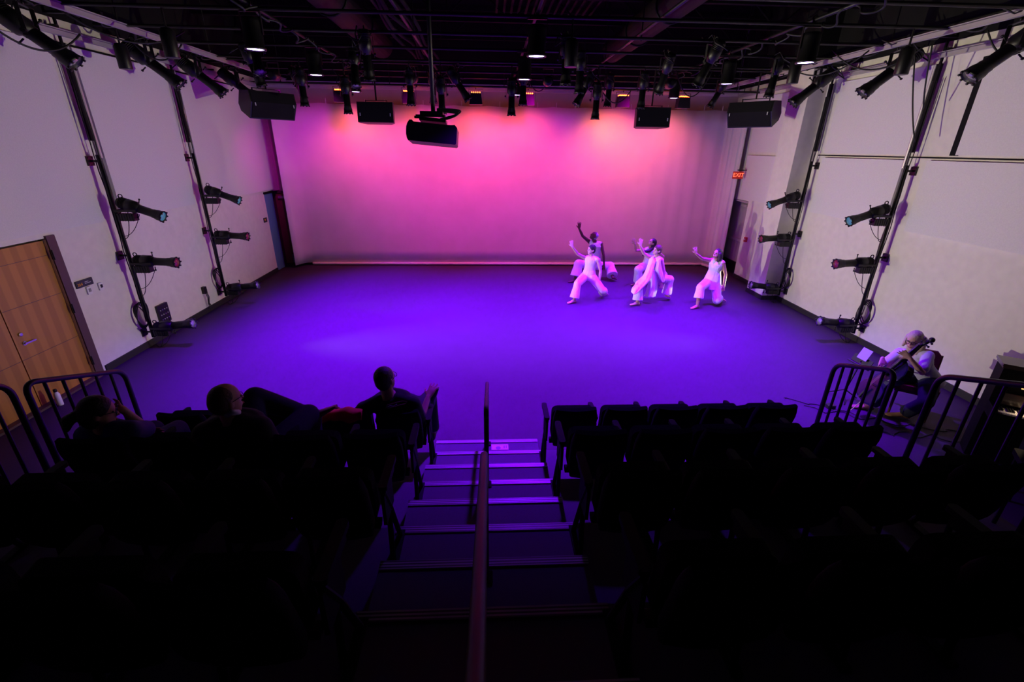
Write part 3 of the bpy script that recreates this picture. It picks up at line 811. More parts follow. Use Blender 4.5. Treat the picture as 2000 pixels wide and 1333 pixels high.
# fine clutter on the grid : cables wound along the pipes
for i, (x, y0, y1) in enumerate(((-5.57, 4, 13), (-3.05, 4, 13), (4.55, 4, 13), (6.6, 4, 13))):
    n = 420
    o = MB().tube([(x+.05*math.sin(q*.37)+.03*math.sin(q*.13), y0+(y1-y0)*q/n, PZ+.02+.05*math.sin(q*.21)-.06*abs(math.sin(q*.075))) for q in range(n)], .014, 6).build('wound_cable', 'cable', None, True)
    tag(o, f'black cable loosely wound along the {["leftmost","second left","second right","rightmost"][i]} lengthwise pipe', 'cable', 'cables along the pipes')

# ------------------------------------------------------------------ loudspeakers
def speaker(loc, rz, rx, lb, wd=.78, dp=.42, h=.42, hexa=False):
    t = thing('loudspeaker', lb, 'loudspeaker', loc, R(rz), 'hanging loudspeakers')
    T = Matrix.Rotation(R(rx), 4, 'X')
    # front faces -y, tapering to the rear
    if hexa: MB().prism([(-.27, -.02), (-.25, .20), (.12, .27), (.28, .05), (.24, -.10), (-.06, -.30)], -wd/2, wd/2, 'x', T).build('cabinet', 'black', t)
    else: MB().prism([(-wd/2, -dp/2), (wd/2, -dp/2), (wd/2*.98, -.02), (wd*.34, dp/2), (-wd*.34, dp/2), (-wd/2*.98, -.02)], -h/2, h/2, 'z', T).build('cabinet', 'black', t)
    if hexa: MB().prism([(-.278, -.02), (-.262, .19), (-.25, .19), (-.268, -.02), (-.08, -.27), (-.09, -.285)], -wd*.47, wd*.47, 'x', T).build('grille', 'blackmat', t)
    else: MB().box((0, -dp/2-.006, 0), (wd*.95, .012, h*.92), T).build('grille', 'blackmat', t)
    for s_ in (1, -1): MB().box((s_*wd*.42, -dp/2-(.03 if hexa else .014), -h*.12), (.02, .006, .06), T).build('badge', 'signtext', t)
    br = MB(); br.box((0, 0, h/2+.05), (wd*.6, .04, .012)); 
    for s_ in (1, -1): br.box((s_*wd*.3, 0, h/2+.01), (.012, .04, .1))
    br.tube([(0, 0, h/2+.05), (0, 0, PZ-loc[2]+.02)], .018, 8); br.build('bracket', 'black', t)
    return t
speaker((-2.42, 11.35, 4.09), 0, -4, 'flat black loudspeaker hung left of the projector, seen against the pink backdrop', .76, .4, .40)
speaker((3.65, 11.35, 4.09), 0, -4, 'flat black loudspeaker hung right of the projector, against the pink backdrop', .76, .4, .40)
speaker((-4.72, 11.35, 4.22), 50, -8, 'large black loudspeaker angled inward at the left end of the backdrop', .98, .5, .5, True)
speaker((6.0, 11.35, 4.22), -50, -8, 'large black loudspeaker angled inward at the right end of the backdrop', .98, .5, .5, True)

# ------------------------------------------------------------------ projector
pj = thing('projector', 'black video projector hanging from a pole over the stage', 'projector', (-.90, 8.3, 3.62))
TJ = Matrix.Rotation(R(4.5), 4, 'Y')@Matrix.Rotation(R(-6), 4, 'X')
MB().prism([(-.38, -.12), (-.36, -.15), (.38, -.15), (.40, -.13), (.40, .10), (.36, .14), (.30, .13), (-.28, .13), (-.31, .155), (-.35, .15), (-.38, .1), (-.395, .05), (-.395, -.06)], -.25, .25, 'y', TJ).build('projector_body', 'black', pj)
MB().lathe([(.07, .24), (.07, .3), (.06, .3)], 18, TJ, 'y').build('projector_lens', 'lensclear', pj)
mt = MB(); mt.box((-.0, 0, .20), (.42, .3, .05), TJ); mt.box((-.02, 0, .27), (.46, .2, .03)); mt.box((0, 0, .31), (.36, .22, .05)); mt.box((-.2, 0, .25), (.16, .1, .035)); mt.build('ceiling_mount', 'black', pj)
MB().tube([(0.02, 0, .30), (.02, 0, ZC-3.62)], .034, 14).build('pole', 'black', pj, True)
cbm = MB()
for k in range(4): cbm.tube(bez((.08, 0, .33+.015*k), (.12, .02, .2+.01*k), .30+.02*k, 16, V((1, 0, .12))), .011, 6)
cbm.build('cable', 'cable', pj)


# ------------------------------------------------------------------ people
def ik(a, c, guess, l1, l2):
    a, c, g_ = V(a), V(c), V(guess); d = (c-a).length
    if d > (l1+l2)*.985:
        c = a+(c-a).normalized()*(l1+l2)*.985; d = (l1+l2)*.985
    e = (c-a).normalized(); x = (l1*l1-l2*l2+d*d)/(2*d); h = math.sqrt(max(l1*l1-x*x, 1e-6))
    q = g_-a; q = q-e*q.dot(e)
    q = q.normalized() if q.length > 1e-5 else e.orthogonal().normalized()
    return a+e*x+q*h, c
def bw(mb, name, m, root, vox=None, it=2, smooth=True):
    L = root.location
    mb.v = [(p[0]-L.x, p[1]-L.y, p[2]-L.z) for p in mb.v]
    o = mb.build(name, m, root, smooth)
    if vox: remesh(o, vox, it)
    return o
def frame3(fwd, up):
    f = V(fwd).normalized(); s_ = f.cross(V(up)).normalized(); u = s_.cross(f)
    return s_, f, u     # side (right), forward, up
def hand(mb, wr, d, n, k=1, curl=.25, thumb=1):
    wr, d, n = V(wr), V(d).normalized(), V(n); n = (n-d*n.dot(d)).normalized(); s_ = d.cross(n)*thumb
    mb.ell([(wr-d*.01, s_*.026*k, n*.02*k), (wr+d*.03*k, s_*.036*k, n*.016*k), (wr+d*.07*k, s_*.043*k, n*.015*k), (wr+d*.092*k, s_*.040*k, n*.011*k)], 14)
    for i, ln in enumerate((.072, .082, .076, .058)):
        off = (.032, .011, -.011, -.031)[i]*k; ang = (.22, .07, -.07, -.24)[i]
        b = wr+d*.088*k+s_*off; dd = (d+s_*ang-n*curl*.4).normalized(); d2 = (dd-n*curl).normalized()
        p1 = b+dd*ln*.5*k; p2 = p1+d2*ln*.5*k
        mb.limb([b, p1, p2], [.0098*k, .0092*k, .0080*k], 8)
    tb = wr+d*.03*k+s_*.03*k; td = (d*.7+s_*.9-n*.2).normalized()
    mb.limb([tb, tb+td*.035*k, tb+(td+d*.4).normalized()*.065*k], [.013*k, .0115*k, .0095*k], 8)
def foot(mb, an, toe, k=1, lift=0):
    an, toe = V(an), V(toe); d = (toe-an); d.z = 0; d = d.normalized() if d.length > 1e-4 else V((-1, 0, 0)); s_ = V((-d.y, d.x, 0))
    if lift:    # heel raised: foot runs from the ankle down to the toes
        dd = (toe-an).normalized(); n = s_.cross(dd)
        mb.ell([(an-dd*.02, s_*.03, n*.035), (an+dd*.05, s_*.034, n*.032), (an+dd*.12, s_*.043, n*.022), (an+dd*.19, s_*.035, n*.012), (an+dd*.205, s_*.02, n*.008)], 14); return
    z = an.z-.075*k
    up = V((0, 0, 1))
    def q(t, w_, h): c = an+d*t*k; return (V((c.x, c.y, z+h)), s_*w_*k, up*h)
    mb.ell([q(-.065, .018, .02), q(-.055, .03, .032), q(-.02, .034, .042), (V((an.x, an.y, z+.045))+d*.03, s_*.036*k, up*.040), q(.09, .042, .026), q(.14, .046, .018), q(.175, .036, .013), q(.19, .02, .010)], 14)
def head(mb, H, F, U, k=1):
    s_, f, u = frame3(F, U); H = V(H); mx = Matrix((s_, f, u)).transposed().to_4x4()
    mb.ball(H+u*.02, (.074*k, .094*k, .095*k), mx, 18, 12)
    mb.ell([(H+f*.012-u*.03, s_*.066*k, f*.075*k), (H+f*.03-u*.075, s_*.052*k, f*.056*k), (H+f*.045-u*.105, s_*.032*k, f*.034*k), (H+f*.05-u*.115, s_*.018*k, f*.02*k)], 16)
    mb.ball(H+f*.094*k-u*.02, (.012*k, .018*k, .022*k), mx); mb.ball(H+f*.105*k-u*.032, (.014*k, .013*k, .010*k), mx)      # nose
    mb.ball(H+f*.084*k-u*.066, (.024*k, .012*k, .010*k), mx)     # lips
    mb.ball(H+f*.082*k+u*.022, (.046*k, .012*k, .010*k), mx)     # brow
    for q in (1, -1): mb.ball(H+s_*q*.075*k-f*.008-u*.012, (.010*k, .020*k, .030*k), mx)
def figure(label, J, skin, k=1.0, name='person', group=None, vox=.0085, thigh=.42, shin=.41, ua=.29, fa=.255, shoes=None, bare=True):
    """J: joint positions in the room; returns root, joints"""
    J = {a: V(b) for a, b in J.items()}
    up = (J['neck']-J['pelvis']).normalized()
    ss = (J['shR']-J['shL']); ss = (ss-up*ss.dot(up)).normalized(); fw = up.cross(ss)
    hs = (J['hipR']-J['hipL']).normalized()
    for q in 'LR':
        J['kn'+q], J['an'+q] = ik(J['hip'+q], J['an'+q], J['kn'+q], thigh*k, shin*k)
        J['el'+q], J['wr'+q] = ik(J['sh'+q], J['wr'+q], J['el'+q], ua*k, fa*k)
    base = V((J['pelvis'].x, J['pelvis'].y, 0))
    root = thing(name, label, 'person', base, 0, group)
    b = MB(); P, N = J['pelvis'], J['neck']; T = N-P; L = T.length; hf = hs.cross(up)*-1
    hf = up.cross(hs)
    b.ell([(P-up*.10, hs*.09*k, hf*.07*k), (P-up*.05, hs*.150*k, hf*.105*k), (P+up*.03, hs*.158*k, hf*.11*k), (P+T*.28, hs.lerp(ss, .3)*.135*k, hf.lerp(fw, .3)*.092*k), (P+T*.45, hs.lerp(ss, .6)*.125*k, fw*.088*k), (P+T*.65, ss*.145*k, fw*.10*k), (P+T*.82, ss*.158*k, fw*.098*k), (P+T*.93, ss*.13*k, fw*.075*k), (N+up*.0, ss*.065*k, fw*.06*k)], 20)
    b.limb([N-up*.02, J['head']-V(J.get('headup', up)).normalized()*.06], [.055*k, .05*k])
    head(b, J['head'], J['face'], J.get('headup', (0, 0, 1)), k)
    for q in 'LR':
        a, e, w_ = J['sh'+q], J['el'+q], J['wr'+q]
        b.limb([N.lerp(a, .45)-up*.02, a, a.lerp(e, .4), e, e.lerp(w_, .3), w_], [.052*k, .054*k, .045*k, .036*k, .037*k, .025*k])
        hd_ = J.get('hd'+q, w_-e); hn = J.get('hn'+q, fw)
        hand(b, w_, hd_, hn, k, J['curl'+q].x if ('curl'+q) in J else .2, 1 if q == 'L' else -1)
        h, kn, an = J['hip'+q], J['kn'+q], J['an'+q]
        b.limb([h, h.lerp(kn, .5), kn, kn.lerp(an, .3), an], [.088*k, .074*k, .055*k, .056*k, .035*k])
        if bare: foot(b, an, J['toe'+q], k, J.get('lift'+q, V((0, 0, 0))).x)
    o = bw(b, 'body', skin, root, vox, 2)
    J['up'] = up; J['ss'] = ss; J['fw'] = fw; J['hs'] = hs; J['hf'] = hf; J['k'] = V((k, k, k))
    s_, f, u = frame3(J['face'], J.get('headup', (0, 0, 1))); J['_s'], J['_f'], J['_u'] = s_, f, u
    H = J['head']
    mx = Matrix((s_, f, u)).transposed().to_4x4()
    for q in (1, -1): bw(MB().ball(H+f*.083*k+s_*q*.030*k+u*.004, (.013*k, .008*k, .007*k), mx), 'eye', 'eye', root)
    bw(MB().ball(H+f*.095*k-u*.067, (.021*k, .006*k, .006*k), mx), 'mouth', 'lip', root)
    return root, J
def hair_short(root, J, m, k=1, bun=None):
    H, s_, f, u = J['head'], J['_s'], J['_f'], J['_u']; mx = Matrix((s_, f, u)).transposed().to_4x4()
    b = MB(); b.ball(H+u*.035-f*.012, (.082*k, .098*k, .092*k), mx, 18, 12); b.ball(H-f*.035-u*.01, (.076*k, .07*k, .085*k), mx, 18, 12)
    if bun: b.ball(H-f*.1+u*bun, (.035, .035, .035), mx)
    return bw(b, 'hair', m, root, .011, 2)
def hair_long(root, J, m, pts, rs, k=1):
    H, s_, f, u = J['head'], J['_s'], J['_f'], J['_u']; mx = Matrix((s_, f, u)).transposed().to_4x4()
    b = MB(); b.ball(H+u*.035-f*.014, (.085*k, .10*k, .094*k), mx, 18, 12); b.ball(H-f*.04-u*.02, (.082*k, .072*k, .095*k), mx, 18, 12)
    for P_, r_ in zip(pts, rs): b.limb(P_, r_, 12)
    return bw(b, 'hair', m, root, .011, 2)
def trousers(root, J, m, hem=.11, knee=.092, stop=.92, rootname='trousers'):
    P, up, hs, hf = J['pelvis'], J['up'], J['hs'], J['hf']; k = J['k'].x
    b = MB(); b.ell([(P-up*.13, hs*.10, hf*.085), (P-up*.05, hs*.178*k, hf*.13*k), (P+up*.06, hs*.175*k, hf*.125*k), (P+up*.14, hs*.15*k, hf*.11*k)], 20)
    for q in 'LR':
        h, kn, an = J['hip'+q], J['kn'+q], J['an'+q]; e = kn.lerp(an, stop)
        b.limb([h, h.lerp(kn, .5), kn], [.118*k, .108*k, knee*k], 16)
        d = (e-kn).normalized(); u_ = d.orthogonal().normalized(); v_ = d.cross(u_)
        rr = [knee, knee*.98, (knee+hem)/2, hem]
        b.ell([(kn.lerp(e, t), u_*r_*k, v_*r_*k) for t, r_ in zip((0, .3, .65, 1), rr)], 16)
    return bw(b, rootname, m, root, .013, 3)
def top(root, J, m, hem_drop=.12, flare=.0, name='tunic', sleeve=0, low=None, thick=1.0):
    P, N, up, ss, fw, hs, hf = J['pelvis'], J['neck'], J['up'], J['ss'], J['fw'], J['hs'], J['hf']; T = N-P; k = J['k'].x*thick
    lo = V(low) if low is not None else P-up*hem_drop
    b = MB(); b.ell([(lo, hs*(.175+flare)*k, hf*(.13+flare*.8)*k), (P.lerp(lo, .5), hs*(.175+flare*.6)*k, hf*(.13+flare*.5)*k), (P+up*.05, hs*(.168+flare*.3)*k, hf*(.122+flare*.2)*k), (P+T*.35, ss*(.145+flare*.2)*k, fw*.108*k), (P+T*.5, ss*.142*k, fw*.106*k), (P+T*.68, ss*.16*k, fw*.116*k), (P+T*.84, ss*.172*k, fw*.112*k), (P+T*.94, ss*.14*k, fw*.088*k), (N-up*.005, ss*.085*k, fw*.075*k)], 22)
    for q in 'LR':
        a, e = J['sh'+q], J['el'+q]
        b.limb([N.lerp(a, .4)-up*.015, N.lerp(a, .85)], [.062*k, .060*k])
        if sleeve: b.limb([a, a.lerp(e, sleeve*.5), a.lerp(e, sleeve)], [.068*k, .062*k, .060*k])
    return bw(b, name, m, root, .012, 3)
def glasses(root, J, k=1):
    H, s_, f, u = J['head'], J['_s'], J['_f'], J['_u']
    b = MB()
    for q in (1, -1):
        mx = Matrix((s_, u, f)).transposed().to_4x4(); mx.translation = H+f*.10+s_*q*.032+u*.004
        b.add(*_torus(.024, .0028, mx)); b.tube([H+f*.10+s_*q*.056+u*.006, H+f*.0+s_*q*.084+u*.006], .0028, 6)
    b.tube([H+f*.102-s_*.008+u*.006, H+f*.102+s_*.008+u*.006], .003, 6)
    return bw(b, 'glasses', 'black', root, smooth=True)

DANCERS = 'dancers in white costumes'
def hips(P, side, w_=.085): s_ = V(side).normalized(); return P-s_*w_, P+s_*w_   # L, R
# -- front left dancer
P = at(1150, 538, 10.85)
J = dict(pelvis=P, neck=at(1156, 500, 10.82), head=at(1155.5, 488, 10.80), face=(-.93, -.30, .10), shL=at(1168, 508, 10.72), shR=at(1144, 505, 10.92),
         elR=at(1126, 494, 10.8), wrR=at(1113.5, 479, 10.7), hdR=(-.25, 0, 1), hnR=(0, -1, 0), elL=at(1172, 531, 10.72), wrL=at(1171, 556, 10.72), hdL=(0, 0, -1),
         hipL=P+V((.07, -.06, -.03)), hipR=P+V((-.07, .06, -.03)), knR=at(1122, 553, 10.45), anR=atz(1121, 586, .085), toeR=atz(1107, 593, .02),
         knL=at(1172, 562, 10.9), anL=atz(1178, 570, .13), toeL=atz(1189, 576, .02), liftL=(1, 0, 0), headup=(.1, 0, 1))
r1, J = figure('dancer in cream top lunging left with raised arm, nearest of the left pair', J, 'skin', .97, group=DANCERS)
trousers(r1, J, 'cream_cloth', .125, .095, .88); top(r1, J, 'cream_cloth', .03, 0, 'camisole_top'); hair_short(r1, J, 'hairdark')
# -- rear left dancer (dark skin)
P = at(1161, 516, 12.65)
J = dict(pelvis=P, neck=at(1163, 473, 12.6), head=at(1160.5, 461.5, 12.58), face=(-.72, -.2, .62), shL=at(1174, 477, 12.55), shR=at(1152, 473, 12.7),
         elR=at(1136, 463, 12.6), wrR=at(1130.5, 446, 12.5), hdR=(0, 0, 1), hnR=(0, -1, 0), elL=at(1178, 499, 12.5), wrL=at(1180, 518, 12.5), hdL=(0, 0, -1),
         hipL=P+V((.08, -.04, -.04)), hipR=P+V((-.08, .04, -.04)), knR=at(1131, 522, 12.5), anR=atz(1123, 546, .085), toeR=atz(1108, 551, .02),
         knL=at(1190, 530, 12.6), anL=atz(1197, 543, .12), toeL=atz(1206, 547, .02), liftL=(1, 0, 0), headup=(.5, 0, 1))
r2, J = figure('dark-skinned dancer in white, tallest reach, behind the left pair front dancer', J, 'skin3', 1.06, group=DANCERS)
trousers(r2, J, 'white_cloth', .15, .12, .8); top(r2, J, 'white_cloth', .06, 0, 'sleeveless_top'); hair_short(r2, J, 'cap', .96)
# -- centre front dancer with long vest
P = at(1274, 540, 10.65)
J = dict(pelvis=P, neck=at(1283, 501, 10.6), head=at(1284, 489, 10.58), face=(-.93, -.28, .18), shL=at(1292, 509, 10.5), shR=at(1271, 505, 10.72),
         elR=at(1253, 498, 10.6), wrR=at(1249, 479, 10.5), hdR=(.05, 0, 1), hnR=(0, -1, 0), elL=at(1295, 532, 10.5), wrL=at(1294, 553, 10.5), hdL=(-.1, 0, -1),
         hipL=P+V((.07, -.05, -.03)), hipR=P+V((-.07, .05, -.03)), knR=at(1242, 560, 10.35), anR=atz(1245, 590, .085), toeR=atz(1230, 596, .02),
         knL=at(1296, 566, 10.7), anL=atz(1301, 577, .13), toeL=atz(1311, 582, .02), liftL=(1, 0, 0), headup=(.15, 0, 1))
r3, J = figure('dancer in long flowing white vest lunging left, front of the middle pair', J, 'skin', 1.0, group=DANCERS)
trousers(r3, J, 'white_cloth', .125, .10, .9); top(r3, J, 'white_cloth', .05, 0, 'sleeveless_top'); hair_short(r3, J, 'hairbrown', 1.05, .0)
def crom(pts, n):
    out = []; P_ = [V(p) for p in pts]; L = len(P_)-1
    for i in range(n+1):
        t = i/n*L; k = min(int(t), L-1); t -= k
        a, b, c, d = P_[max(k-1, 0)], P_[k], P_[k+1], P_[min(k+2, L)]
        out.append(.5*((2*b)+(c-a)*t+(2*a-5*b+4*c-d)*t*t+(3*b-a-3*c+d)*t**3))
    return out
def drape(root, m, name, rows, th=.008):
    R1 = [crom(r_, 14) for r_ in rows]; n = 15
    cols = [crom([r_[j] for r_ in R1], 22) for j in range(n)]
    g = MB()
    for i in range(23):
        for j in range(n):
            p = cols[j][i]+V((0, -1, 0))*(.014*math.sin(j*1.15+i*.12)*(i/22))
            g.v.append(tuple(p-root.location))
    for i in range(22):
        for j in range(n-1):
            a = i*n+j; g.f.append((a, a+1, a+n+1, a+n))
    o = g.build(name, m, root, True)
    so = o.modifiers.new('thick', 'SOLIDIFY'); so.thickness = th; so.offset = 0
    return o
drape(r3, 'white_cloth', 'vest_panel', [[at(1268, 506, 10.62), at(1276, 503, 10.55), at(1281, 510, 10.5)], [at(1262, 525, 10.5), at(1268, 527, 10.42), at(1276, 527, 10.42)], [at(1252, 544, 10.38), at(1260, 548, 10.28), at(1271, 545, 10.3)], [at(1236, 560, 10.25), at(1246, 566, 10.15), at(1256, 563, 10.2)], [at(1232, 570, 10.25), at(1239, 576, 10.1), at(1246, 570, 10.2)]])
drape(r3, 'white_cloth', 'vest_tail', [[at(1272, 530, 10.52), at(1278, 528, 10.44), at(1288, 530, 10.5)], [at(1266, 552, 10.52), at(1275, 552, 10.4), at(1285, 552, 10.5)], [at(1261, 570, 10.55), at(1271, 569, 10.4), at(1283, 570, 10.52)], [at(1257, 579, 10.6), at(1269, 581, 10.4), at(1280, 580, 10.52)]])
drape(r3, 'white_cloth', 'vest_tail', [[at(1286, 506, 10.45), at(1290, 506, 10.45), at(1295, 510, 10.55)], [at(1280, 525, 10.42), at(1287, 527, 10.4), at(1294, 526, 10.5)], [at(1284, 536, 10.42), at(1291, 540, 10.4), at(1297, 538, 10.5)], [at(1290, 546, 10.42), at(1294, 552, 10.42), at(1299, 549, 10.5)]])
# -- centre rear dancer
P = at(1267, 518, 12.2)
J = dict(pelvis=P, neck=at(1271, 484, 12.15), head=at(1273.5, 474.5, 12.12), face=(-.80, -.2, .58), shL=at(1281, 489, 12.1), shR=at(1262, 488, 12.25),
         elR=at(1248, 486, 12.2), wrR=at(1240.5, 477, 12.1), hdR=(-.5, 0, .8), hnR=(0, -1, 0), elL=at(1288, 505, 12.1), wrL=at(1292, 520, 12.1), hdL=(0, 0, -1),
         hipL=P+V((.08, -.04, -.03)), hipR=P+V((-.08, .04, -.03)), knR=at(1249, 530, 12.0), anR=atz(1246, 553, .085), toeR=atz(1236, 557, .02),
         knL=at(1288, 534, 12.3), anL=atz(1298, 544, .12), toeL=atz(1307, 547, .02), liftL=(1, 0, 0), headup=(.5, 0, 1))
r4, J = figure('long-haired dancer in white, face tilted up, behind the vest-wearing dancer', J, 'skin2', 1.0, group=DANCERS)
trousers(r4, J, 'white_cloth', .13, .11, .86); top(r4, J, 'white_cloth', .05, 0, 'sleeveless_top')
H = J['head']; hair_long(r4, J, 'hairdark', [[H+V((.07, 0, 0)), H+V((.05, -.02, -.12)), H+V((-.08, -.08, -.2)), H+V((-.2, -.1, -.22)), H+V((-.24, -.1, -.32))]], [[.06, .055, .05, .045, .02]])
# -- right dancer in loose tunic
P = at(1391, 549, 10.45)
J = dict(pelvis=P, neck=at(1401, 508, 10.4), head=at(1401, 496, 10.38), face=(-.82, -.45, .28), shL=at(1412, 514, 10.3), shR=at(1389, 509, 10.5),
         elR=at(1364, 509, 10.4), wrR=at(1355.5, 494, 10.3), hdR=(-.35, 0, 1), hnR=(0, -1, 0), elL=at(1417, 537, 10.3), wrL=at(1414, 558, 10.3), hdL=(-.05, 0, -1),
         hipL=P+V((.07, -.05, -.03)), hipR=P+V((-.07, .05, -.03)), knR=at(1368, 560, 10.2), anR=atz(1362, 596, .085), toeR=atz(1349, 603, .02),
         knL=at(1402, 570, 10.5), anL=atz(1405, 581, .12), toeL=atz(1419, 589, .02), liftL=(1, 0, 0), headup=(.15, 0, 1))
r5, J = figure('dancer in loose white tunic and cropped trousers, rightmost of the five', J, 'skin2', 1.0, group=DANCERS)
trousers(r5, J, 'white_cloth', .115, .10, .62); top(r5, J, 'white_cloth', .17, .075, 'tunic')
H = J['head']; hair_long(r5, J, 'hairdark', [[H+V((.06, .02, .02)), H+V((.07, .0, -.08)), H+V((.03, -.04, -.16))], [H+V((.03, -.08, .0)), H+V((.03, -.09, -.12))]], [[.075, .075, .04], [.05, .04]])

# ------------------------------------------------------------------ audience
AUD = 'people seated in the audience'
# man by the aisle, front row
J = dict(pelvis=(-.86, 3.93, .90), neck=at(757, 772, 3.76), head=at(752, 741, 3.78), face=(.45, .88, .08), shL=at(712, 800, 3.74), shR=at(806, 790, 3.76),
         elR=at(820, 806, 3.9), wrR=at(836, 776, 4.12), hdR=(.3, .6, .4), hnR=(0, -.3, 1), elL=at(700, 830, 3.8), wrL=at(672, 808, 3.66), hdL=(-1, 0, .0), hnL=(0, -.5, 1),
         hipL=(-.95, 3.97, .88), hipR=(-.77, 3.97, .88), knR=(-.66, 4.38, 1.0), anR=(-.64, 4.40, .5), toeR=(-.62, 4.6, .4), knL=(-1.16, 4.3, 1.02), anL=at(832, 794, 4.32), toeL=at(852, 760, 4.36), headup=(-.1, -.05, 1))
ra, J = figure('man in black t-shirt with printed back seated by the aisle, front row', J, 'skin2', 1.05, group=AUD, bare=False)
top(ra, J, 'blackcloth', .02, .02, 'tshirt', .85, thick=1.12); trousers(ra, J, 'navy', .075, .08, .95)
hair_short(ra, J, 'hairdark', 1.02); glasses(ra, J)
b = MB(); b.ell([(at(838, 792, 4.3), V((.03, 0, .0)), V((0, .04, 0))), (at(842, 785, 4.3), V((.042, 0, .02)), V((0, .045, 0))), (at(848, 772, 4.3), V((.032, 0, .0)), V((0, .045, 0))), (at(855, 758, 4.3), V((.018, 0, .0)), V((0, .03, 0)))], 14); bw(b, 'shoe', 'shoe', ra, .012)
b = MB(); foot(b, J['anR'], J['anR']+V((0, .2, 0)), 1.15); bw(b, 'shoe', 'shoe', ra, .012)
# printed mark on the back of the shirt
def print_on(root, pts, m, nm, r_=.004):
    return bw(MB().tube(pts, r_, 6), nm, m, root)
yb = 3.585
print_on(ra, [at(754, 798, yb), at(756, 792, yb), at(770, 788, yb), at(786, 784, yb-.0), at(795, 785, yb), at(792, 789, yb), at(780, 792, yb), at(757, 799, yb)], 'print', 'shirt_print')
print_on(ra, [at(756, 796, yb), at(762, 793, yb), at(768, 794, yb), at(775, 790, yb)], 'print2', 'shirt_print')
# balding man with glasses, second row
J = dict(pelvis=(-1.80, 3.02, 1.24), neck=at(446, 818, 2.84), head=at(440, 783, 2.86), face=(.55, .82, .05), shL=at(402, 848, 2.82), shR=at(508, 836, 2.86),
         elR=at(540, 880, 2.95), wrR=at(545, 850, 3.2), hdR=(.4, .8, 0), elL=at(385, 900, 2.9), wrL=(-1.95, 3.25, 1.4), hdL=(.3, 1, 0),
         hipL=(-1.9, 3.06, 1.22), hipR=(-1.7, 3.06, 1.22), knR=(-1.55, 3.5, 1.3), anR=(-1.52, 3.42, .86), toeR=(-1.5, 3.6, .74), knL=at(520, 788, 3.42), anL=at(602, 812, 3.52), toeL=at(637, 798, 3.54), headup=(-.1, -.05, 1))
rb_, J = figure('balding man with glasses in dark jacket, leg crossed high, second row', J, 'skin2', 1.08, group=AUD, bare=False)
top(rb_, J, 'blackcloth', .02, .02, 'jacket', 1.0, thick=1.2); trousers(rb_, J, 'blackcloth', .07, .085, .9)
H = J['head']; s_, f, u = J['_s'], J['_f'], J['_u']; mx = Matrix((s_, f, u)).transposed().to_4x4()
b = MB(); b.ball(H-f*.03+u*.0, (.085, .085, .09), mx, 18, 12); b.ball(H+u*.032-f*.012, (.083, .094, .09), mx, 18, 12); bw(b, 'hair', 'hairbrown', rb_, .011)
glasses(rb_, J)
aa = J['anL']; b = MB(); b.ell([(aa+V((-.03, 0, -.01)), V((.02, 0, .045)), V((0, .045, 0))), (aa+V((.05, .01, -.02)), V((.01, 0, .055)), V((0, .05, 0))), (aa+V((.14, .02, .02)), V((.02, 0, .04)), V((0, .045, 0))), (aa+V((.24, .03, .07)), V((.015, 0, .022)), V((0, .03, 0)))], 14); bw(b, 'shoe', 'tanshoe', rb_, .012)
b = MB(); foot(b, J['anR'], J['anR']+V((0, .2, 0)), 1.15); bw(b, 'shoe', 'shoe', rb_, .012)
b = MB().tube([at(442, 812, 2.80), at(452, 806, 2.8), at(466, 806, 2.86)], .02, 10); bw(b, 'collar', 'tee', rb_)
# woman with ponytail, outer seat of the second row
J = dict(pelvis=(-2.78, 3.02, 1.22), neck=at(205, 836, 2.86), head=at(192, 806, 2.88), face=(.85, .5, -.12), shL=at(170, 850, 2.90), shR=at(252, 842, 2.84),
         elR=at(276, 832, 3.05), wrR=at(240, 800, 2.98), hdR=(-.9, -.1, .15), hnR=(0, .6, -.8), elL=(-3.0, 3.0, 1.3), wrL=(-2.75, 3.2, 1.32), hdL=(1, .3, 0),
         hipL=(-2.87, 3.06, 1.2), hipR=(-2.69, 3.06, 1.2), knR=(-2.66, 3.5, 1.22), anR=(-2.66, 3.52, .78), toeR=(-2.6, 3.7, .7), knL=(-2.86, 3.48, 1.22), anL=(-2.86, 3.5, .78), toeL=(-2.8, 3.7, .7), headup=(-.15, 0, 1))
rc, J = figure('woman with ponytail and glasses resting her hand on her face, outer seat', J, 'skin2', .98, group=AUD, bare=False)
top(rc, J, 'bluecloth', .02, .02, 'shirt', .95, thick=1.15); trousers(rc, J, 'navy', .075, .08, .95)
H = J['head']; hair_long(rc, J, 'hairdark', [[H-J['_f']*.09+V((0, 0, .02)), H-J['_f']*.16+V((0, 0, -.03)), H-J['_f']*.19+V((0, 0, -.1))]], [[.03, .04, .022]]); glasses(rc, J)
for q in 'LR':
    b = MB(); foot(b, J['an'+q], J['an'+q]+V((0, .2, 0)), 1.1); bw(b, 'shoe', 'shoe', rc, .012)
# occupied seats are folded down
def lower_seat(lbl):
    for o in bpy.data.objects:
        if o.get('label', '').startswith(lbl):
            for c in o.children:
                if c.name.startswith('seat_pan'):
                    me = _cache.get('flatpan')
                    if me is None:
                        tmp = MB().box((0, .06, .42), (.40, .40, .08), bev=.05); me = bpy.data.meshes.new('seat_pan'); me.from_pydata(tmp.v, [], tmp.f); me.materials.append(M['seat']); _cache['flatpan'] = me
                    c.data = me
lower_seat('black folding theatre seat next to the aisle, front row left')
lower_seat('black folding theatre seat third from the aisle, second row left')
lower_seat('black folding theatre seat at the outer end, second row left')

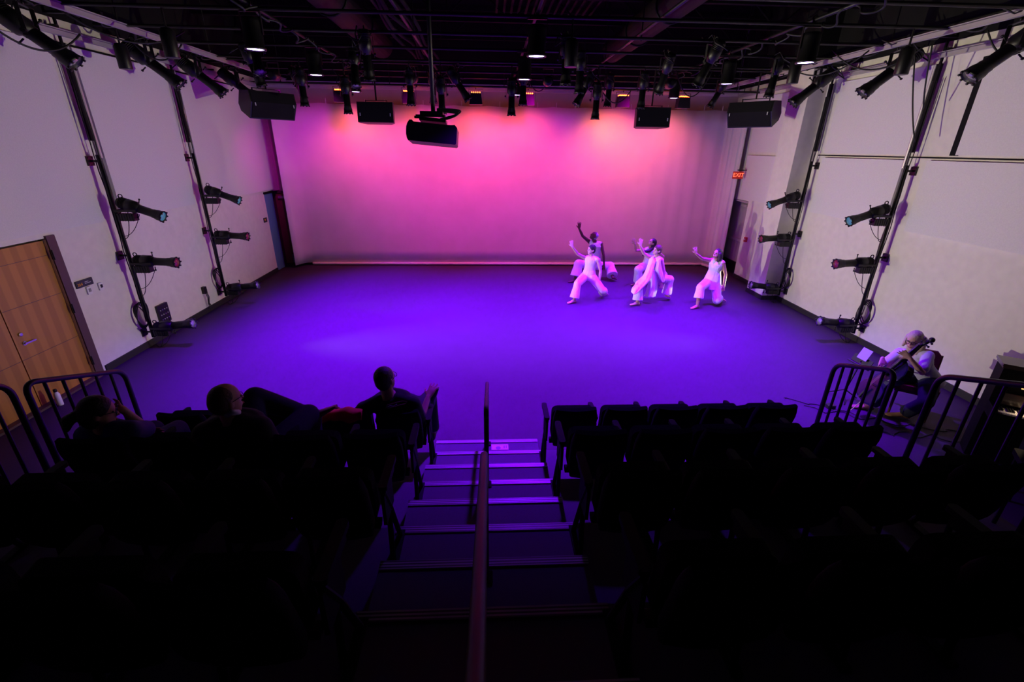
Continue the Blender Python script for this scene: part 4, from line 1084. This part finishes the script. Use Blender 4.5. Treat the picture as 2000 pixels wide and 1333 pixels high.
# ------------------------------------------------------------------ cellist, cello, chair
CC = V((6.02, 5.42, 0))
ch = thing('wooden_chair', 'red-brown upholstered chair under the cellist', 'chair', (5.97, 5.46, 0), R(52))
MB().box((0, 0, .45), (.46, .48, .07), bev=.04).build('seat', 'chairred', ch)
MB().box((0, 0, .40), (.44, .46, .05)).build('seat_frame', 'chairwood', ch)
MB().prism([(-.19, .5), (.19, .5), (.195, .84), (.14, .90), (-.14, .90), (-.195, .84)], .22, .26, 'x').build('backrest', 'chairred', ch)
for a in (-.2, .2):
    MB().tube([(-.2, a, 0), (-.2, a, .4)], [.015, .022], 8).build('leg', 'chairwood', ch)
    MB().tube([(.24, a, 0), (.22, a, .4), (.27, a, .84)], [.015, .022, .018], 8).build('leg', 'chairwood', ch)
J = dict(pelvis=(6.0, 5.42, .60), neck=at(1789, 691, 5.42), head=at(1786, 664, 5.42), face=(-.85, -.42, -.28), shL=at(1812, 696, 5.24), shR=at(1757, 690, 5.62),
         elR=at(1735, 715, 5.7), wrR=at(1724, 700, 5.5), hdR=(-.3, -.5, -.5), hnR=(0, -.5, .8), elL=at(1812, 728, 5.1), wrL=at(1778, 701, 5.12), hdL=(-.6, .3, .5), hnL=(.6, .6, .2),
         hipL=(6.01, 5.33, .57), hipR=(5.92, 5.48, .57), knR=(5.42, 5.55, .60), anR=atz(1697, 790, .09), toeR=atz(1680, 796, .02), knL=(5.78, 4.98, .56), anL=atz(1768, 806, .09), toeL=atz(1750, 812, .02), headup=(.0, 0, 1))
rv, J = figure('cellist with long fair hair and pale t-shirt seated playing by the right wall', J, 'skin', 1.0, group=None, bare=False)
top(rv, J, 'tee', .08, .03, 'tshirt', .75, thick=1.1); trousers(rv, J, 'navy', .09, .09, .95)
H = J['head']; hair_long(rv, J, 'hairblonde', [[H+V((.05, .05, .02)), H+V((.06, .06, -.1)), H+V((.04, .06, -.2))], [H+V((.06, -.05, .02)), H+V((.08, -.05, -.1)), H+V((.04, -.06, -.17))], [H+V((-.01, .085, .02)), H+V((-.03, .10, -.12))]], [[.06, .06, .03], [.055, .05, .03], [.035, .02]]); glasses(rv, J)
for q in 'LR':
    b = MB(); foot(b, J['an'+q], J['toe'+q], 1.15); bw(b, 'shoe', 'tanshoe', rv, .012)
# cello
c0, c1 = V((5.18, 5.36, .26)), at(1826, 668, 5.12)
ax = (c1-c0).normalized(); sd = V((.08, 1, .0)); sd = (sd-ax*sd.dot(ax)).normalized(); nm_ = sd.cross(ax).normalized()
if nm_.z < 0: nm_ = -nm_
ce = thing('cello', 'glossy dark blue-black cello leaning on the cellist', 'cello', (c0.x, c0.y, 0))
LC = V((c0.x, c0.y, 0))
def cp3(s_, t, n_): return c0-LC+ax*s_+sd*t+nm_*n_
out = []
prof = [(0, .02), (.01, .12), (.05, .185), (.12, .215), (.2, .21), (.27, .17), (.31, .135), (.36, .118), (.42, .122), (.46, .15), (.52, .168), (.60, .165), (.67, .13), (.71, .08), (.73, .03)]
outl = [(a, b) for a, b in prof]+[(a, -b) for a, b in prof[::-1]]
b = MB()
rings = []
for n_, sc in ((-.055, .0), (-.055, .93), (-.05, 1), (.05, 1), (.058, .95), (.075, .5), (.08, .0)):
    rings.append([cp3(.36+(a-.36)*max(sc, .01), t*max(sc, .01), n_) for a, t in outl])
b.ring_loft(rings); b.build('cello_body', 'cello', ce, False)
neck_end = (c1-c0).length
b = MB(); b.tube([cp3(.70, 0, .06), cp3(neck_end-.12, 0, .09), cp3(neck_end-.05, 0, .075)], [.02, .017, .015], 10)
b.box((0, 0, 0), (.01, .01, .01), Matrix.Translation(cp3(.5, 0, .1))); b.tube([cp3(.45, 0, .105), cp3(neck_end-.12, 0, .11)], .022, 8); b.build('neck', 'celloneck', ce, True)
b = MB(); b.ball(cp3(neck_end, 0, .05), .035); b.tube([cp3(neck_end-.1, 0, .085), cp3(neck_end, 0, .05)], .02, 8); b.build('scroll', 'celloneck', ce, True)
for q in (1, -1):
    for a in (.03, .08): MB().tube([cp3(neck_end-a, 0, .07), cp3(neck_end-a, q*.06, .07)], .008, 8).ball(cp3(neck_end-a, q*.065, .07), .014).build('tuning_peg', 'celloneck', ce, True)
MB().tube([cp3(.26, -.045, .07), cp3(.26, -.02, .125), cp3(.26, .02, .125), cp3(.26, .045, .07)], .006, 8).build('bridge', 'chairwood', ce)
MB().tube([cp3(.02, 0, .085), cp3(.2, 0, .115)], [.02, .014], 8).build('tailpiece', 'celloneck', ce)
for q in (-.015, -.005, .005, .015): MB().tube([cp3(.18, q, .12), cp3(.26, q, .13), cp3(neck_end-.1, q*.6, .135)], .0012, 4).build('string', 'steel', ce)
MB().tube([cp3(.02, 0, 0), (cp3(-.28, 0, 0)[0], cp3(-.28, 0, 0)[1], .0)], .006, 8).build('end_pin', 'steel', ce)
hp = J['wrR']+V((-.05, -.06, -.05)); bow = thing('cello_bow', 'thin bow held in the cellist right hand', 'bow', hp)
MB().tube([V((0, 0, 0)), V((.16, -.25, .01)), V((.28, -.44, .03))], .005, 6).build('bow_stick', 'chairwood', bow)
MB().tube([V((.0, .0, -.02)), V((.28, -.44, .015))], .003, 4).build('bow_hair', 'plate', bow)
# music stand
ms = thing('music_stand', 'low black tripod music stand holding a white page', 'music stand', (5.32, 5.85, 0))
tp = at(1683, 706, 5.85)-V((5.32, 5.85, 0))
MB().tube([(0, 0, .12), (tp.x, tp.y, tp.z)], .011, 8).build('stand_pole', 'black', ms, True)
for a in (0, 120, 240): MB().tube([(0, 0, .16), (.22*math.cos(R(a)), .22*math.sin(R(a)), .01)], .009, 6).build('leg', 'black', ms)
MD = Matrix.Translation(tp+V((.02, 0, .04)))@Matrix.Rotation(R(-68), 4, 'Y')@Matrix.Rotation(R(10), 4, 'X')
MB().box((-.04, 0, 0), (.12, .30, .012), MD).tube([MD@V((-.11, -.17, .02)), MD@V((-.11, .17, .02))], .014, 8).build('desk', 'black', ms)
pg = thing('sheet_page', 'white page standing on the low music stand', 'page', tuple(tp+V((5.32, 5.85, .04))))
MB().box((.07, 0, .016), (.17, .15, .006), Matrix.Rotation(R(-68), 4, 'Y')@Matrix.Rotation(R(10), 4, 'X')).build('page_sheet', 'grey_page', pg)
# cables and pedals on the floor near the cello
for i, (a, b_, c_) in enumerate((((4.6, 5.6), (5.4, 5.2), (6.3, 4.9)), ((5.0, 4.9), (5.5, 5.0), (6.4, 4.6)), ((4.4, 5.9), (5.0, 5.5), (5.6, 5.05)))):
    pts = []
    for q in range(25):
        t_ = q/24; x = (1-t_)**2*a[0]+2*t_*(1-t_)*b_[0]+t_*t_*c_[0]; y = (1-t_)**2*a[1]+2*t_*(1-t_)*b_[1]+t_*t_*c_[1]
        pts.append((x+.05*math.sin(q*1.3+i), y+.06*math.cos(q*1.1+i*2), .008))
    o = MB().tube(pts, .006, 6).build('floor_cable', 'cable', None, True); tag(o, ['long cable crossing the floor under the cellist chair', 'cable loosely snaking on the floor in front of the piano', 'cable running from the microphone base toward the cellist'][i], 'cable')
pd = thing('effects_pedal', 'small dark floor pedal with tiny red light near the music stand', 'pedal', (4.95, 5.6, 0))
MB().box((0, 0, .025), (.12, .09, .05), bev=.01).build('pedal_body', 'black', pd); MB().ball((.03, 0, .052), .006).build('indicator_light', 'exitlet', pd)

# ------------------------------------------------------------------ upright piano and pianist
A = V((6.01, 4.67, 0)); ang = math.atan2(-.6, .8)
pn = thing('upright_piano', 'black upright piano set at an angle by the right wall', 'piano', A, ang)
# local: +x along the case, -y toward the player, origin at the rear left corner
MB().box((.6, -.14, .62), (1.2, .27, 1.20)).build('case', 'piano', pn)
MB().box((.6, -.14, 1.235), (1.24, .31, .03)).box((.6, -.14, 1.205), (1.22, .28, .02)).build('lid', 'pianolid', pn)
MB().box((.6, -.40, .69), (1.2, .28, .10)).build('key_bed', 'piano', pn)
for q in (.015, 1.185): MB().box((q, -.41, .75), (.03, .27, .06)).box((q, -.5, .33), (.03, .05, .64)).build('cheek', 'piano', pn)
kb = MB()
for q in range(47): kb.box((.05+.0237*q, -.46, .75), (.0205, .14, .02))
kb.build('white_keys', 'key', pn)
kb = MB()
for q in range(46):
    if q % 7 not in (2, 6): kb.box((.062+.0237*q, -.43, .766), (.011, .09, .02))
kb.build('black_keys', 'keyblack', pn)
MB().box((.6, -.31, .85), (1.08, .02, .14)).build('fallboard', 'pianolid', pn)
MB().box((.6, -.30, .98), (.7, .02, .16)).build('music_desk', 'pianolid', pn)
MB().tube([(.16, -.36, 1.04), (.60, -.36, 1.04)], .014, 8).tube([(.38, -.36, 1.04), (.38, -.2, 1.25)], .006, 6).build('piano_lamp', 'brass', pn, True)
MB().tube([(.18, -.365, 1.024), (.58, -.365, 1.024)], .007, 6).build('lamp_tube', 'lampwarm', pn)
def pl(x, y, z): return Matrix.Translation(A)@Matrix.Rotation(ang, 4, 'Z')@V((x, y, z))
_s = spot(pl(.36, -.39, 1.0), pl(.30, -.46, .7), 6, (1, .75, .5), 90, 1, .02)
st = thing('piano_bench', 'black bench at the upright piano', 'bench', pl(.55, -.95, 0), ang)
MB().box((0, 0, .46), (.7, .34, .06), bev=.03).build('seat', 'piano', st)
for a in (-.3, .3):
    for b_ in (-.13, .13): MB().tube([(a, b_, 0), (a, b_, .44)], .02, 8).build('leg', 'piano', st)
J = dict(pelvis=pl(.55, -.95, .60), neck=pl(.55, -.86, 1.08), head=pl(.55, -.80, 1.22), face=tuple(pl(0, 1, -.3)-A), shL=pl(.36, -.86, 1.03), shR=pl(.74, -.86, 1.03),
         elL=pl(.30, -.78, .78), wrL=pl(.36, -.56, .76), hdL=tuple(pl(0, 1, -.1)-A), hnL=(0, 0, 1), elR=pl(.82, -.78, .78), wrR=pl(.74, -.56, .76), hdR=tuple(pl(0, 1, -.1)-A), hnR=(0, 0, 1),
         hipL=pl(.46, -.92, .57), hipR=pl(.64, -.92, .57), knL=pl(.42, -.52, .56), anL=pl(.42, -.55, .09), toeL=pl(.42, -.35, .02), knR=pl(.68, -.52, .56), anR=pl(.68, -.55, .09), toeR=pl(.68, -.35, .02))
rp, J = figure('pianist dressed in black, back to the seats, hands on the keys', J, 'skin2', 1.0, bare=False)
top(rp, J, 'blackcloth', .02, .02, 'shirt', 1.0, thick=1.12); trousers(rp, J, 'blackcloth', .085, .09, .95); hair_short(rp, J, 'hairdark')
for q in 'LR':
    b = MB(); foot(b, J['an'+q], J['toe'+q], 1.15); bw(b, 'shoe', 'shoe', rp, .012)

# ------------------------------------------------------------------ small things
wb_ = thing('water_bottle', 'white metal water bottle on the floor against the wooden door', 'bottle', (-6.05, 5.95, 0))
MB().lathe([(.034, 0), (.036, .01), (.036, .17), (.022, .2), (.02, .215)], 18).build('bottle_body', 'bottle', wb_, True)
MB().lathe([(.022, .21), (.022, .245), (.018, .25)], 14).build('bottle_cap', 'black', wb_, True)

gm = thing('draped_garment', 'red-orange garment draped over the front row seat left of the man', 'garment', (-1.32, 3.665, 1.195))
rows = []
for a, (yy, zz) in enumerate(((.06, -.16), (.05, -.06), (.03, .015), (-.01, .03), (-.05, .015), (-.075, -.05))):
    rows.append([V((-1.32+(-.17+.34*k/5), 3.665+yy+.008*math.sin(k*2.1+a), 1.195+zz+.012*math.sin(k*1.7+a)+.01)) for k in range(6)])
drape(gm, 'orange', 'garment_cloth', rows, .012)
